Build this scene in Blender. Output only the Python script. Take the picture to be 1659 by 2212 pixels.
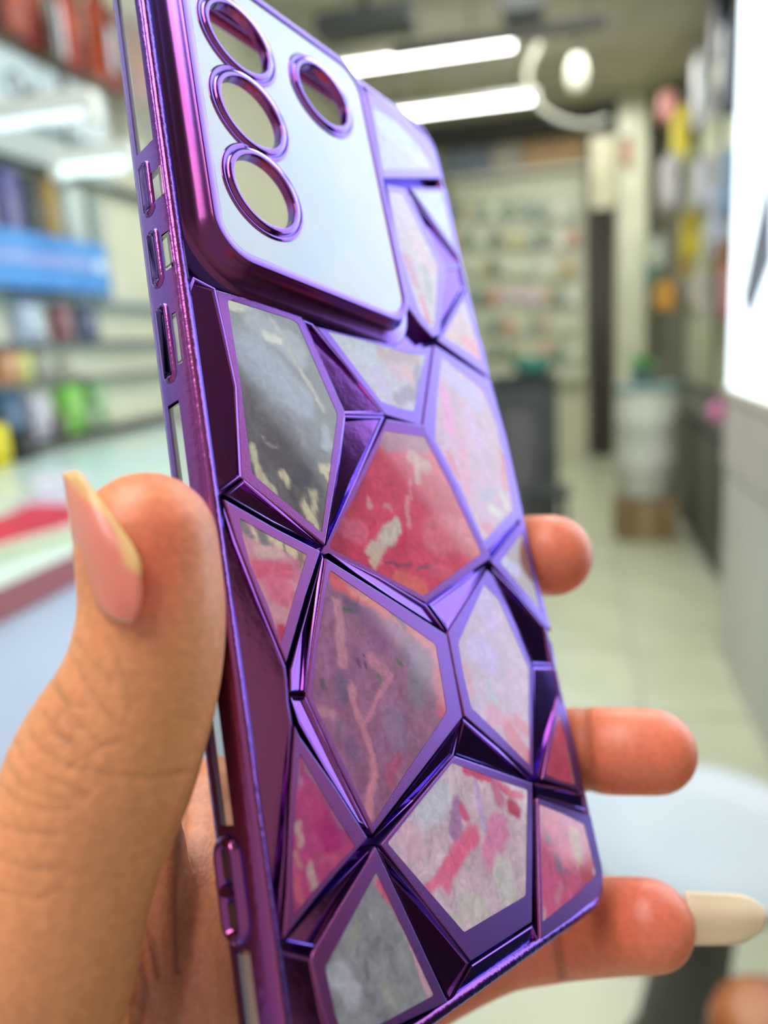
import bpy, bmesh, math, random
import numpy as np
from mathutils import Vector, Matrix, noise

for o in list(bpy.data.objects):
    bpy.data.objects.remove(o, do_unlink=True)
S = bpy.context.scene
COL = S.collection
MM = 0.001
random.seed(7)

# ------------------------------------------------------------------ camera, world, exposure
FPX, CX, CY = 1700.0, 829.5, 1106.0
EYE = Vector((0, 0, 1.35))
M = Matrix(((0.97295, -0.00834, -0.23087), (0.22337, -0.22114, 0.94932), (-0.05897, -0.97521, -0.21329)))
cam_d = bpy.data.cameras.new('camera')
cam = bpy.data.objects.new('camera', cam_d)
COL.objects.link(cam)
cam_d.sensor_width = 36
cam_d.lens = FPX / 2212 * 36
cam_d.clip_start = 0.01
cam_d.clip_end = 60
cr, cu, cb = M @ Vector((1, 0, 0)), M @ Vector((0, -1, 0)), M @ Vector((0, 0, -1))
cam.matrix_world = Matrix(((cr.x, cu.x, cb.x, EYE.x), (cr.y, cu.y, cb.y, EYE.y), (cr.z, cu.z, cb.z, EYE.z), (0, 0, 0, 1)))
cam_d.dof.use_dof = True
cam_d.dof.focus_distance = 0.111
cam_d.dof.aperture_fstop = 9.8
S.camera = cam

W = bpy.data.worlds.new('world')
S.world = W
W.use_nodes = True
W.node_tree.nodes['Background'].inputs[0].default_value = (0.96, 0.97, 1.0, 1)
W.node_tree.nodes['Background'].inputs[1].default_value = 0.5
S.view_settings.view_transform = 'Standard'
S.view_settings.look = 'None'
S.view_settings.gamma = 1
S.view_settings.use_curve_mapping = False
S.view_settings.exposure = 0.0
S.cycles.use_denoising = True
S.cycles.max_bounces = 7
S.cycles.sample_clamp_indirect = 6
S.cycles.caustics_reflective = False
S.cycles.caustics_refractive = False

def area(name, loc, rot, sx, sy, watts, col):
    d = bpy.data.lights.new(name, 'AREA')
    d.shape = 'RECTANGLE'; d.size = sx; d.size_y = sy; d.energy = watts; d.color = col
    o = bpy.data.objects.new(name, d); o.location = loc; o.rotation_euler = rot
    COL.objects.link(o)
    return o
# first one: unseen fill added behind the photographer, lights the thumb from upper left
area('ceiling_fill', (-0.7, -0.3, 3.25), (0, 0, 0), 1.2, 2.0, 62, (1.0, 0.97, 0.93))
area('ceiling_fill', (0.0, 3.2, 3.25), (0, 0, 0), 1.2, 2.4, 60, (1.0, 0.99, 0.93))
area('ceiling_fill', (0.0, 6.6, 3.25), (0, 0, 0), 1.2, 2.2, 60, (1.0, 1.0, 0.93))

# ------------------------------------------------------------------ helpers
def ray(px, py):
    return M @ Vector(((px - CX) / FPX, (py - CY) / FPX, 1.0))
def near(px, py, z):                      # point at z millimetres in front of the lens
    return EYE + ray(px, py) * z * MM
def onX(px, py, X):
    d = ray(px, py); return EYE + d * (X / d.x)
def onY(px, py, Y):
    d = ray(px, py); return EYE + d * (Y / d.y)
def onZ(px, py, Z):
    d = ray(px, py); return EYE + d * ((Z - EYE.z) / d.z)

def srgb(r, g, b):
    f = lambda v: ((v / 255 + .055) / 1.055) ** 2.4 if v > 10.3 else v / 255 / 12.92
    return (f(r), f(g), f(b), 1)

def mat(name, col, rough=.5, metal=0, spec=.5, **kw):
    m = bpy.data.materials.new(name); m.use_nodes = True
    b = m.node_tree.nodes['Principled BSDF']
    b.inputs['Base Color'].default_value = col
    b.inputs['Roughness'].default_value = rough
    b.inputs['Metallic'].default_value = metal
    b.inputs['Specular IOR Level'].default_value = spec
    for k, v in kw.items():
        b.inputs[k.replace('_', ' ')].default_value = v
    return m
def mottle(m, c2, scale=6, lo=.4, hi=.65, bump=0, coord='Object'):
    nt = m.node_tree; b = nt.nodes['Principled BSDF']
    tc = nt.nodes.new('ShaderNodeTexCoord'); n = nt.nodes.new('ShaderNodeTexNoise')
    n.inputs['Scale'].default_value = scale; n.inputs['Detail'].default_value = 5
    nt.links.new(tc.outputs[coord], n.inputs['Vector'])
    r = nt.nodes.new('ShaderNodeMapRange')
    r.inputs['From Min'].default_value = lo; r.inputs['From Max'].default_value = hi
    nt.links.new(n.outputs['Fac'], r.inputs['Value'])
    mx = nt.nodes.new('ShaderNodeMix'); mx.data_type = 'RGBA'
    mx.inputs[6].default_value = b.inputs['Base Color'].default_value
    mx.inputs[7].default_value = c2
    nt.links.new(r.outputs['Result'], mx.inputs[0]); nt.links.new(mx.outputs[2], b.inputs['Base Color'])
    if bump:
        bp = nt.nodes.new('ShaderNodeBump'); bp.inputs['Strength'].default_value = bump
        bp.inputs['Distance'].default_value = .002
        nt.links.new(n.outputs['Fac'], bp.inputs['Height']); nt.links.new(bp.outputs['Normal'], b.inputs['Normal'])
    return m
def emit(name, col, s):
    m = bpy.data.materials.new(name); m.use_nodes = True
    b = m.node_tree.nodes['Principled BSDF']
    b.inputs['Base Color'].default_value = col
    b.inputs['Emission Color'].default_value = col
    b.inputs['Emission Strength'].default_value = s
    return m
_mc = {}
def paint(r, g, b, rough=.45):
    k = (r, g, b, rough)
    if k not in _mc:
        _mc[k] = mottle(mat('paint', srgb(r, g, b), rough), srgb(int(r * .86), int(g * .86), int(b * .86)), 9)
    return _mc[k]

def obj(name, bm, m, parent=None, smooth=False, label=None, cat=None, group=None, kind=None):
    me = bpy.data.meshes.new(name)
    if isinstance(bm, tuple):
        me.from_pydata(bm[0], [], bm[1])
    else:
        bmesh.ops.recalc_face_normals(bm, faces=bm.faces)
        bm.to_mesh(me); bm.free()
    if m: me.materials.append(m)
    if smooth:
        me.polygons.foreach_set('use_smooth', [True] * len(me.polygons))
    o = bpy.data.objects.new(name, me); COL.objects.link(o)
    if parent: o.parent = parent
    tag(o, label, cat, group, kind)
    return o
def tag(o, label=None, cat=None, group=None, kind=None):
    if label: o['label'] = label
    if cat: o['category'] = cat
    if group: o['group'] = group
    if kind: o['kind'] = kind
    return o
def thing(name, label, cat, loc=(0, 0, 0), group=None, rz=0):
    o = bpy.data.objects.new(name, None); o.empty_display_size = .02
    COL.objects.link(o); o.location = loc; o.rotation_euler = (0, 0, rz)
    return tag(o, label, cat, group)
def bx(x0, x1, y0, y1, z0, z1, bm=None, bev=0):
    bm = bm or bmesh.new()
    r = bmesh.ops.create_cube(bm, size=1)
    for v in r['verts']:
        v.co = Vector((x0 + (v.co.x + .5) * (x1 - x0), y0 + (v.co.y + .5) * (y1 - y0), z0 + (v.co.z + .5) * (z1 - z0)))
    if bev:
        es = list({e for v in r['verts'] for e in v.link_edges})
        bmesh.ops.bevel(bm, geom=es, offset=bev, segments=2, affect='EDGES')
    return bm
def lathe(prof, n=32, bm=None, c=(0, 0, 0)):
    bm = bm or bmesh.new(); rings = []
    for r, z in prof:
        rings.append([bm.verts.new((c[0] + r * math.cos(2 * math.pi * i / n), c[1] + r * math.sin(2 * math.pi * i / n), c[2] + z)) for i in range(n)])
    for a, b in zip(rings, rings[1:]):
        for i in range(n):
            bm.faces.new((a[i], a[(i + 1) % n], b[(i + 1) % n], b[i]))
    if prof[0][0] > 1e-6 and prof[-1][0] > 1e-6 and prof[0] != prof[-1]:
        bm.faces.new(rings[0]); bm.faces.new(rings[-1])
    return bm
def sweep(pts, rads, n=16, bm=None, caps=True):
    """tapered round limb along pts, domed at both ends"""
    bm = bm or bmesh.new()
    P = [Vector(p) for p in pts]; R = list(rads)
    if caps:
        a = (P[0] - P[1]).normalized(); b = (P[-1] - P[-2]).normalized()
        pre = [(P[0] + a * R[0] * math.sin(t), max(R[0] * math.cos(t), R[0] * .03)) for t in (1.52, 1.25, .95, .6, .3)]
        post = [(P[-1] + b * R[-1] * math.sin(t), max(R[-1] * math.cos(t), R[-1] * .03)) for t in (.3, .6, .95, 1.25, 1.52)]
        P = [p for p, _ in pre] + P + [p for p, _ in post]; R = [r for _, r in pre] + R + [r for _, r in post]
    up = Vector((0.3, 0.2, 1)).normalized(); rings = []
    for i, p in enumerate(P):
        t = (P[min(i + 1, len(P) - 1)] - P[max(i - 1, 0)]).normalized()
        s = t.cross(up).normalized(); q = s.cross(t).normalized()
        rings.append([bm.verts.new(p + (s * math.cos(2 * math.pi * k / n) + q * math.sin(2 * math.pi * k / n)) * R[i]) for k in range(n)])
    for a, b in zip(rings, rings[1:]):
        for k in range(n):
            bm.faces.new((a[k], a[(k + 1) % n], b[(k + 1) % n], b[k]))
    bm.faces.new(rings[0]); bm.faces.new(rings[-1])
    return bm
def spline(pts, n):
    """Catmull-Rom through tuples"""
    P = [np.array(p, float) for p in pts]; P = [2 * P[0] - P[1]] + P + [2 * P[-1] - P[-2]]; out = []
    for i in range(1, len(P) - 2):
        for k in range(n):
            t = k / n
            out.append(.5 * ((2 * P[i]) + (P[i + 1] - P[i - 1]) * t + (2 * P[i - 1] - 5 * P[i] + 4 * P[i + 1] - P[i + 2]) * t * t + (3 * P[i] - P[i - 1] - 3 * P[i + 1] + P[i + 2]) * t ** 3))
    out.append(P[-2]); return out

# ------------------------------------------------------------------ the setting
XL, XR, YB, YF, ZC = -1.95, 1.35, -0.9, 8.75, 3.35
m_floor = mottle(mat('floor_tile', srgb(190, 194, 170), .28), srgb(178, 184, 160), 3)
m_wall = mottle(mat('cream_wall', srgb(205, 205, 184), .6), srgb(196, 196, 172), 4)
m_ceil = mottle(mat('ceiling_plaster', srgb(172, 168, 154), .7), srgb(158, 155, 142), 3)
m_dark = mat('dark_trim', srgb(52, 50, 48), .5)
fl = bx(XL, XR, YB, YF, -.06, -.004)
floor = obj('floor', fl, mat('floor_grout', srgb(150, 152, 135), .6), kind='structure')
tm = None
for i in range(6):
    for j in range(16):
        x0 = XL + i * .55; y0 = YB + j * .6
        if tm is None:
            tm = obj('floor_tile', bx(.004, .546, .004, .596, -.004, 0, bev=.001), m_floor, floor)
            tm.location = (x0, y0, 0)
        else:
            t = tm.copy(); COL.objects.link(t); t.parent = floor; t.location = (x0, y0, 0)
obj('ceiling', bx(XL, XR, YB, YF, ZC, ZC + .1), m_ceil, kind='structure')
obj('wall_far', bx(XL, XR, YF, YF + .1, 0, ZC), m_wall, kind='structure')
obj('wall_left', bx(XL - .1, XL, YB, YF, 0, ZC), m_wall, kind='structure')
obj('wall_right', bx(XR, XR + .1, YB, YF, 0, ZC), m_wall, kind='structure')
# dark beams and rails under the ceiling
for k, (y, h, d) in enumerate(((8.2, .16, .3), (4.55, .05, .06), (3.1, .05, .07))):
    obj('trim_%d' % (k + 1), bx(XL, XR, y, y + d, ZC - h, ZC - .002, bev=.006), m_dark, kind='structure')
# white pier right of the dark door
a = onY(1336, 400, 7.9); b = onY(1400, 400, 7.9)
obj('trim_4', bx(a.x, b.x, 7.9, 8.74, 0, ZC - .01, bev=.01), mottle(mat('pier_paint', srgb(205, 206, 186), .5), srgb(192, 194, 172), 3), kind='structure')
# dark narrow door at the far end
a = onY(1270, 440, 8.6); b = onY(1331, 440, 8.6)
dr = obj('door_1', bx(a.x, b.x, 8.66, 8.74, 0, a.z, bev=.006), mat('door_dark', srgb(58, 50, 44), .5), kind='structure')
obj('door_panel', bx(a.x + .04, b.x - .04, 8.645, 8.665, .15, a.z * .48, bev=.01), mat('door_panel', srgb(50, 43, 38), .45), dr)
obj('door_panel', bx(a.x + .04, b.x - .04, 8.645, 8.665, a.z * .53, a.z - .12, bev=.01), mat('door_panel', srgb(66, 58, 52), .45), dr)
obj('door_handle', bx(b.x - .045, b.x - .03, 8.60, 8.66, 1.0, 1.12, bev=.004), mat('steel', srgb(150, 150, 150), .3, 1), dr)

# ------------------------------------------------------------------ ceiling lamps and fittings
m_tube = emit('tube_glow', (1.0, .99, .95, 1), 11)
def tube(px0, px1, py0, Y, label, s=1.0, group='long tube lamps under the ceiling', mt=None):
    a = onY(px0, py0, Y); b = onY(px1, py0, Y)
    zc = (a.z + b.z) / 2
    t = thing('tube_lamp_or_reflection', label, 'lamp', ((a.x + b.x) / 2, Y, zc), group)
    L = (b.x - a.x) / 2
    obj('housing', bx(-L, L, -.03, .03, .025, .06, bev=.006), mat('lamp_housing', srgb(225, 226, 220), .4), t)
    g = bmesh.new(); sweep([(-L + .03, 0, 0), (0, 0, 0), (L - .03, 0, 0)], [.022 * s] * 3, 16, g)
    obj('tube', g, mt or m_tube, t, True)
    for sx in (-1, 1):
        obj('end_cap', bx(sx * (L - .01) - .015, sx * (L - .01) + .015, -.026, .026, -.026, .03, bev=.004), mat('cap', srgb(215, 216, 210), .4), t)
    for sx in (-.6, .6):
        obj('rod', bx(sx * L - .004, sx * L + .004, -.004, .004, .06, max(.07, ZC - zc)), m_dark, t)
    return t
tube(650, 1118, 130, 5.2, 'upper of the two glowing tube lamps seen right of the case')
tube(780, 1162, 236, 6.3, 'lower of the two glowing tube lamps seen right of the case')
m_t2 = emit('tube_reflection_pale', (.86, .95, 1.0, 1), .8)  # glowing tubes standing in for tube lights reflected in the left glass
m_t3 = emit('tube_reflection_green', (.82, 1.0, .95, 1), 1.15)
LT = 'reflected tube lights on the left side of the shop'
tube(-80, 212, 262, 2.25, 'pale reflected tube light in front of the white lettered sign', .62, LT, m_t2)
tube(118, 300, 362, 2.35, 'short greenish reflected tube light above the shelf, left of the case', .75, LT, m_t3)
# round globe lamp with its curved cable, ceiling fan canopy
p = onY(1246, 158, 6.2)
t = thing('globe_lamp', 'dim round globe lamp hanging right of the tube lamps', 'lamp', p)
obj('globe', lathe([(.001, -.12), (.04, -.11), (.062, -.06), (.068, 0), (.06, .06), (.04, .10), (.03, .115)], 24), emit('globe_glow', (.85, .86, .70, 1), .12), t, True)
obj('cap', lathe([(.035, .11), (.04, .15), (.02, .18), (.008, .19)], 20), m_dark, t, True)
g = bmesh.new(); sweep([(0, 0, .18), (0, 0, max(.2, ZC - p.z))], [.006, .006], 8, g); obj('cord', g, m_dark, t)
p = onY(1165, 200, 6.0)
g = bmesh.new()
pp = spline([(.01, 0, ZC - p.z), (.0, 0, .30), (-.08, 0, .12), (-.02, 0, -.06), (.12, 0, -.18), (.30, 0, -.24), (.44, 0, -.22)], 8)
sweep(pp, [.018] * len(pp), 10, g)
o = obj('cable_duct', g, mat('duct', srgb(196, 196, 182), .5), None, True, 'pale curved cable duct hanging under the ceiling', 'duct'); o.location = p
for px, py, w, hh, lab in ((790, 52, .5, .10, 'dark box fitting on the ceiling above the tube lamps'), (1130, 12, .2, .12, 'small dark bracket at the top edge of the ceiling')):
    p = onY(px, py, 4.4); q = ZC - p.z
    t = thing('ceiling_fitting', lab, 'fitting', p)
    obj('box', bx(-w / 2, w / 2, -.1, .1, -hh / 2, hh / 2, bev=.01), mat('fitting', srgb(62, 66, 66), .5), t)
    obj('bracket', bx(-.02, .02, -.02, .02, hh / 2, max(q, hh / 2 + .02)), m_dark, t)
a = onY(845, 112, 4.9); b = onY(1310, 48, 4.9)
t = thing('lighting_track', 'long dark track running across the ceiling above the tubes', 'track', ((a.x + b.x) / 2, 4.9, (a.z + b.z) / 2))
obj('rail', bx(-(b.x - a.x) / 2, (b.x - a.x) / 2, -.02, .02, -.03, .03, bev=.005), m_dark, t)
for sx in (-.5, .5):
    obj('hanger', bx(sx - .006, sx + .006, -.006, .006, .03, max(.05, ZC - (a.z + b.z) / 2)), m_dark, t)

# ------------------------------------------------------------------ far end of the shop
a = onY(975, 396, 8.6); b = onY(1262, 396, 8.6); c = onY(1100, 830, 8.6)
t = thing('display_board', 'cream slatted display board covering the far wall', 'board', ((a.x + b.x) / 2, 8.62, 0))
hw = (b.x - a.x) / 2
obj('backing', bx(-hw, hw, 0, .05, c.z, a.z, bev=.005), mottle(mat('board', srgb(200, 205, 182), .5), srgb(186, 194, 170), 4), t)
nsl = 12
sl = None
for k in range(nsl):
    z = c.z + (a.z - c.z) * (k + .5) / nsl
    if sl is None:
        sl = obj('slat', bx(-hw, hw, -.012, 0, -.045, .045, bev=.003), mat('slat', srgb(208, 210, 190), .45), t); sl.location = (0, 0, z)
    else:
        s2 = sl.copy(); COL.objects.link(s2); s2.parent = t; s2.location = (0, 0, z)
cols = [(120, 145, 130), (215, 220, 205), (205, 180, 150), (150, 165, 150), (225, 225, 215), (200, 195, 150), (215, 190, 205), (110, 125, 115), (210, 150, 125), (190, 200, 190)]
ORD = ('first', 'second', 'third', 'fourth', 'fifth', 'sixth', 'seventh', 'eighth', 'ninth', 'tenth')
CN = ('grey green', 'ivory', 'tan', 'sage', 'white', 'straw yellow', 'pale pink', 'dark green', 'salmon', 'pale green')
def pk_label(ci, r, k):
    return '%s packet on the far display board, %s row, %s from left' % (CN[ci], ORD[r], ORD[k])
protos = {}
for r in range(6):
    for k in range(10):
        px = 985 + k * 28 + random.uniform(-4, 4); py = 455 + r * 62 + random.uniform(-5, 5)
        p = onY(px, py, 8.55); ci = random.randrange(len(cols))
        if ci not in protos:
            t = thing('hanging_packet', 'small pale packet hanging on the far display board', 'packet', p, 'small packets on the far display board')
            obj('card', bx(-.05, .05, -.004, .004, -.08, .08, bev=.002), paint(*cols[ci]), t)
            obj('blister', bx(-.038, .038, -.03, -.004, -.06, .02, bev=.008), paint(*[min(255, int(c * 1.12)) for c in cols[ci]], .15), t)
            obj('hook', bx(-.003, .003, -.04, .06, .062, .068), mat('hook', srgb(160, 160, 155), .3, 1), t)
            protos[ci] = t
            t['label'] = pk_label(ci, r, k)
        else:
            q = protos[ci].copy(); COL.objects.link(q); q.location = p; q['label'] = pk_label(ci, r, k)
            for ch in protos[ci].children:
                d = ch.copy(); COL.objects.link(d); d.parent = q
# long coloured fascia above the board
a = onY(960, 356, 8.45); b = onY(1268, 345, 8.45)
t = thing('fascia_board', 'blue and orange printed fascia board above the far display', 'sign', ((a.x + b.x) / 2, 8.5, a.z))
w = (b.x - a.x)
for k, (f0, f1, c) in enumerate(((0, .34, (120, 130, 145)), (.34, .55, (170, 165, 150)), (.55, 1.0, (176, 138, 84)))):
    obj('panel', bx(-w / 2 + w * f0, -w / 2 + w * f1 - .01, -.02, .06, -.11, .13, bev=.006), paint(*c), t)
obj('trim_strip', bx(-w / 2, w / 2, -.03, .06, -.15, -.115, bev=.004), mat('strip', srgb(215, 215, 205), .4), t)
# white hanging papers beside the pier
for px, py, w, h, c, lab in ((1303, 372, .11, .62, (176, 172, 146), 'beige cloth panel hanging left of the pier at the far end'), (1352, 330, .035, .22, (170, 110, 80), 'small brown plaque on the white pier')):
    p = onY(px, py, 7.85)
    t = thing('banner', lab, 'panel', p)
    obj('sheet', bx(-w, w, -.006, .006, -h / 2, h / 2, bev=.004), paint(*c), t)
    obj('rail', bx(-w - .01, w + .01, -.012, .012, h / 2, h / 2 + .02, bev=.003), m_dark, t)

# dark cabinet with a teal basket, far left of the aisle
a = onZ(1075, 1075, 0); Yk = 4.9
a = onY(1060, 1060, Yk); b = onY(1205, 1060, Yk); tz = onY(1100, 815, Yk).z
t = thing('pedal_bin', 'tall dark grey bin standing at the far left of the aisle', 'bin', ((a.x + b.x) / 2, Yk + .2, 0))
w = (b.x - a.x) / 2
obj('body', bx(-w, w, -.18, .18, .03, tz - .05, bev=.03), mottle(mat('bin_plastic', srgb(58, 64, 62), .4), srgb(74, 76, 76), 5), t)
obj('base', bx(-w * .95, w * .95, -.17, .17, 0, .03, bev=.008), m_dark, t)
obj('lid', bx(-w * 1.04, w * 1.04, -.19, .19, tz - .05, tz, bev=.015), mat('lid', srgb(44, 50, 48), .35), t)
obj('front_panel', bx(-w * .55, w * .35, -.19, -.18, .15, tz - .2, bev=.02), mat('panel_grey', srgb(98, 94, 98), .4), t, label='lighter grey front panel')
p = onY(1150, 800, Yk + .2)
t = thing('basket', 'teal plastic basket sitting on the dark grey bin', 'basket', (p.x, Yk + .2, tz))
obj('bowl', lathe([(.09, 0), (.115, .05), (.125, .10), (.118, .105), (.108, .05), (.085, .012)], 28), mat('teal', srgb(72, 138, 122), .4), t, True)
obj('rim', lathe([(.122, .095), (.135, .10), (.135, .11), (.122, .115), (.122, .095)], 28), mat('teal_rim', srgb(92, 155, 138), .35), t, True)
# dark chair leg shapes beside the bin
p = onY(1180, 1100, 4.6)
t = thing('stool', 'low dark stool at the foot of the dark bin', 'stool', (p.x, 4.55, 0))
obj('seat', bx(-.14, .14, -.14, .14, .42, .46, bev=.012), mat('stool_dark', srgb(48, 54, 56), .5), t)
for sx in (-1, 1):
    for sy in (-1, 1):
        g = bmesh.new(); sweep([(sx * .13, sy * .13, 0.01), (sx * .10, sy * .10, .43)], [.013, .016], 8, g); obj('leg', g, m_dark, t)

# white drum on a cardboard box with a green plant on top
Yd = 4.5
a = onY(1332, 1170, Yd); b = onY(1462, 1170, Yd)
zb = onZ(1400, 1168, 0)
Yd = zb.y; a = onY(1330, 1168, Yd); b = onY(1462, 1168, Yd); zt = onY(1400, 1082, Yd).z; zd = onY(1400, 838, Yd).z
w = (b.x - a.x) / 2; xc = (a.x + b.x) / 2
t = thing('cardboard_box', 'brown cardboard box on the floor under the white drum', 'box', (xc, Yd + w, 0))
obj('carton', bx(-w, w, -w, w, 0, zt, bev=.006), mottle(mat('cardboard', srgb(142, 120, 84), .8), srgb(128, 106, 72), 8), t)
obj('tape', bx(-.03, .03, -w - .002, -w + .001, 0.01, zt - .005), mat('tape', srgb(166, 148, 112), .3), t)
obj('flap', bx(-w + .004, w - .004, -w + .002, -.004, zt, zt + .004), mat('flap', srgb(150, 128, 92), .8), t)
t = thing('drum', 'white plastic drum standing on the cardboard box', 'drum', (xc + .01, Yd + w, zt + .004))
rr = w * 1.02; hd = zd - zt
obj('barrel', lathe([(rr * .92, 0), (rr, .02), (rr, hd * .3), (rr * 1.03, hd * .32), (rr, hd * .34), (rr, hd * .66), (rr * 1.03, hd * .68), (rr, hd * .7), (rr, hd - .03), (rr * .95, hd)], 36), mottle(mat('drum_white', srgb(206, 208, 198), .4), srgb(196, 198, 186), 5), t, True)
obj('lid', lathe([(rr * 1.04, hd - .03), (rr * 1.05, hd), (rr * .9, hd + .012), (.001, hd + .013)], 36), mat('drum_lid', srgb(120, 150, 150), .4), t, True)
t = thing('potted_plant', 'bright green plant in a small pot on the white drum', 'plant', (xc - .03, Yd + w - .05, zd + .02))
obj('pot', lathe([(.05, 0), (.07, .08), (.075, .09), (.06, .088), (.05, .03)], 20), mat('pot', srgb(110, 140, 135), .5), t, True)
mg = [mat('leaf_green', srgb(70, 160, 70), .5), mat('leaf_green', srgb(95, 180, 85), .5)]
for k in range(22):
    an = random.uniform(0, 6.28); ln = random.uniform(.08, .16); tl = random.uniform(.3, 1.2)
    d = Vector((math.cos(an) * math.cos(tl), math.sin(an) * math.cos(tl), math.sin(tl))); s = Vector((-math.sin(an), math.cos(an), 0)) * .022
    b0 = Vector((0, 0, .08)); up_ = Vector((0, 0, .006))
    vs = [b0, b0 + d * ln * .5 + s, b0 + d * ln + Vector((0, 0, -.02)), b0 + d * ln * .5 - s, b0 + d * ln * .5 + up_ * 2]
    obj('leaf', ([tuple(v) for v in vs] + [tuple(v - up_ * .5) for v in vs], [(0, 1, 4), (1, 2, 4), (2, 3, 4), (3, 0, 4), (5, 9, 6), (6, 9, 7), (7, 9, 8), (8, 9, 5), (0, 5, 6, 1), (1, 6, 7, 2), (2, 7, 8, 3), (3, 8, 5, 0)]), mg[k % 2], t)

# ------------------------------------------------------------------ right side: counter, shelf wall, lit showcase
XS = .98
y0, y1 = 3.35, 7.7
t = thing('display_counter', 'low grey counter with dark front along the right shelf wall', 'counter', (0, 0, 0))
obj('base', bx(.74, XS + .3, y0, y1, 0.08, .78, bev=.01), mottle(mat('counter_dark', srgb(70, 72, 64), .5), srgb(58, 60, 54), 3), t)
obj('plinth', bx(.78, XS + .3, y0, y1, 0, .08), m_dark, t)
obj('worktop', bx(.72, XS + .3, y0, y1, .78, .82, bev=.008), mat('worktop', srgb(60, 66, 66), .3), t)
for k in range(5):
    yy = y0 + (y1 - y0) * (k + .04) / 5
    obj('door', bx(.725, .74, yy, yy + .8, .12, .74, bev=.006), mottle(mat('counter_door', srgb(84, 86, 76), .5), srgb(72, 74, 66), 3), t)
t = thing('shelf_rack', 'cream slatted rack with dark shelves along the right side', 'shelving', (0, 0, 0))
obj('backing', bx(XS + .05, XS + .09, 2.9, 7.88, .84, ZC - .02), mottle(mat('slatwall', srgb(200, 204, 182), .5), srgb(180, 188, 164), 4), t)
for z, c in ((1.50, (70, 74, 76)), (2.18, (62, 66, 70)), (2.85, (56, 60, 64))):
    obj('shelf_board', bx(XS - .01, XS + .05, 2.9, 7.75, z, z + .035, bev=.004), mat('shelf_dark', srgb(*c), .4), t)
for y in (4.5, 6.1, 7.7):
    obj('upright', bx(XS + .02, XS + .05, y, y + .03, .84, ZC - .02), mat('upright', srgb(120, 122, 118), .4), t)
# products: pixel spot of the middle, width, height in the picture (px), colour, words
def product(px, py, wy, hz, c, words, X=None, name='product_box', cat='box', dx=.12, group=None, tagged=True, boards=None, row=None):
    X = X if X is not None else XS - .02
    p = onX(px, py, X)
    if boards:
        lo = max([b_ for b_ in boards if b_ < p.z - .01] or [p.z - hz]); hi = min([b_ for b_ in boards if b_ > p.z + .01] or [9])
        top = min(p.z + hz / 2, hi - .025)
        hz = top - lo - .001; p.z = lo + .001 + hz / 2
    if row is not None:
        while any(abs(p.y - y_) < (wy + w_) / 2 and abs(p.z - z_) < (hz + h_) / 2 for y_, z_, w_, h_ in row) and wy > .05:
            wy *= .93
    if row is not None: row.append((p.y, p.z, wy, hz))
    t = thing(name, words, cat, p, group)
    obj('carton', bx(0 if X > 0 else -dx, dx if X > 0 else 0, -wy / 2, wy / 2, -hz / 2, hz / 2, bev=min(wy, hz) * .04), paint(*c), t)
    s = -1 if X > 0 else 1
    e = .002 * s
    if tagged:
        obj('printed_label', bx(min(0, e), max(0, e), -wy * .32, wy * .32, -hz * .15, hz * .28), paint(*[min(250, int(v * .7 + 60)) for v in c]), t)
        obj('stripe', bx(min(0, e), max(0, e), -wy * .42, wy * .42, -hz * .38, -hz * .28), paint(*[int(v * .6) for v in c]), t)
    if boards is None:
        obj('display_arm', bx(dx, XS + .0499 - p.x, -.006, .006, hz / 2 - .03, hz / 2 - .015), mat('hook', srgb(160, 160, 155), .3, 1), t)
    return t
PR = [
    (1455, 300, .34, .42, (224, 210, 70), 'yellow carton near the top of the right shelf wall'),
    (1475, 512, .30, .34, (232, 206, 40), 'bright yellow carton on the middle right shelf'),
    (1468, 575, .30, .16, (225, 190, 110), 'pale orange packet under the bright yellow carton'),
    (1420, 640, .42, .20, (224, 160, 40), 'orange carton at the left end of the lowest right shelf'),
    (1500, 640, .46, .26, (196, 190, 182), 'beige carton between the orange and pink cartons'),
    (1565, 640, .34, .30, (205, 130, 138), 'pink carton beside the lit showcase'),
    (1535, 480, .22, .40, (190, 196, 222), 'pale blue carton right of the bright yellow one'),
    (1560, 400, .20, .34, (120, 150, 185), 'steel blue carton beside the lit showcase'),
    (1505, 400, .30, .30, (206, 206, 220), 'white carton above the bright yellow carton'),
    (1430, 400, .40, .36, (200, 196, 200), 'light grey carton left of the white ones on the right wall'),
    (1405, 548, .36, .24, (176, 186, 178), 'grey green carton at the far end of the middle right shelf'),
    (1500, 200, .30, .44, (204, 206, 214), 'white carton high on the right shelf wall'),
    (1560, 150, .24, .46, (50, 64, 92), 'navy carton high beside the lit showcase'),
    (1540, 40, .30, .40, (42, 48, 66), 'dark navy carton at the top edge beside the showcase'),
    (1440, 180, .34, .34, (78, 70, 68), 'dark brown carton high on the right wall'),
    (1480, 60, .34, .36, (196, 190, 182), 'beige carton at the top of the right wall'),
    (1425, 235, .26, .18, (205, 140, 130), 'small salmon packet high on the right wall'),
    (1545, 560, .20, .2, (150, 110, 70), 'small brown packet right of the bright yellow carton'),
]
row_right = []
for k, pr in enumerate(PR):
    product(*pr, X=(.84 if pr[0] > 1436 else .66) + .001 * k, dx=.10, row=row_right)
product(1392, 590, .36, .2, (84, 124, 108), 'dark green carton at the far right end of the counter', X=.68)
p = onY(1548, 892, onX(1590, 300, .60).y + .012)
t = thing('pink_pouch', 'pink and magenta pouch hanging at the end of the white showcase', 'pouch', (p.x + .012, p.y + .041, p.z))
obj('bag', lathe([(.006, -.045), (.03, -.04), (.042, -.01), (.036, .02), (.018, .04), (.012, .055)], 20), mottle(mat('pouch', srgb(205, 130, 165), .5), srgb(160, 60, 120), 20), t, True)
obj('hook', bx(-.004, .004, -.043, .0, .047, .054), m_dark, t)
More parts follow.
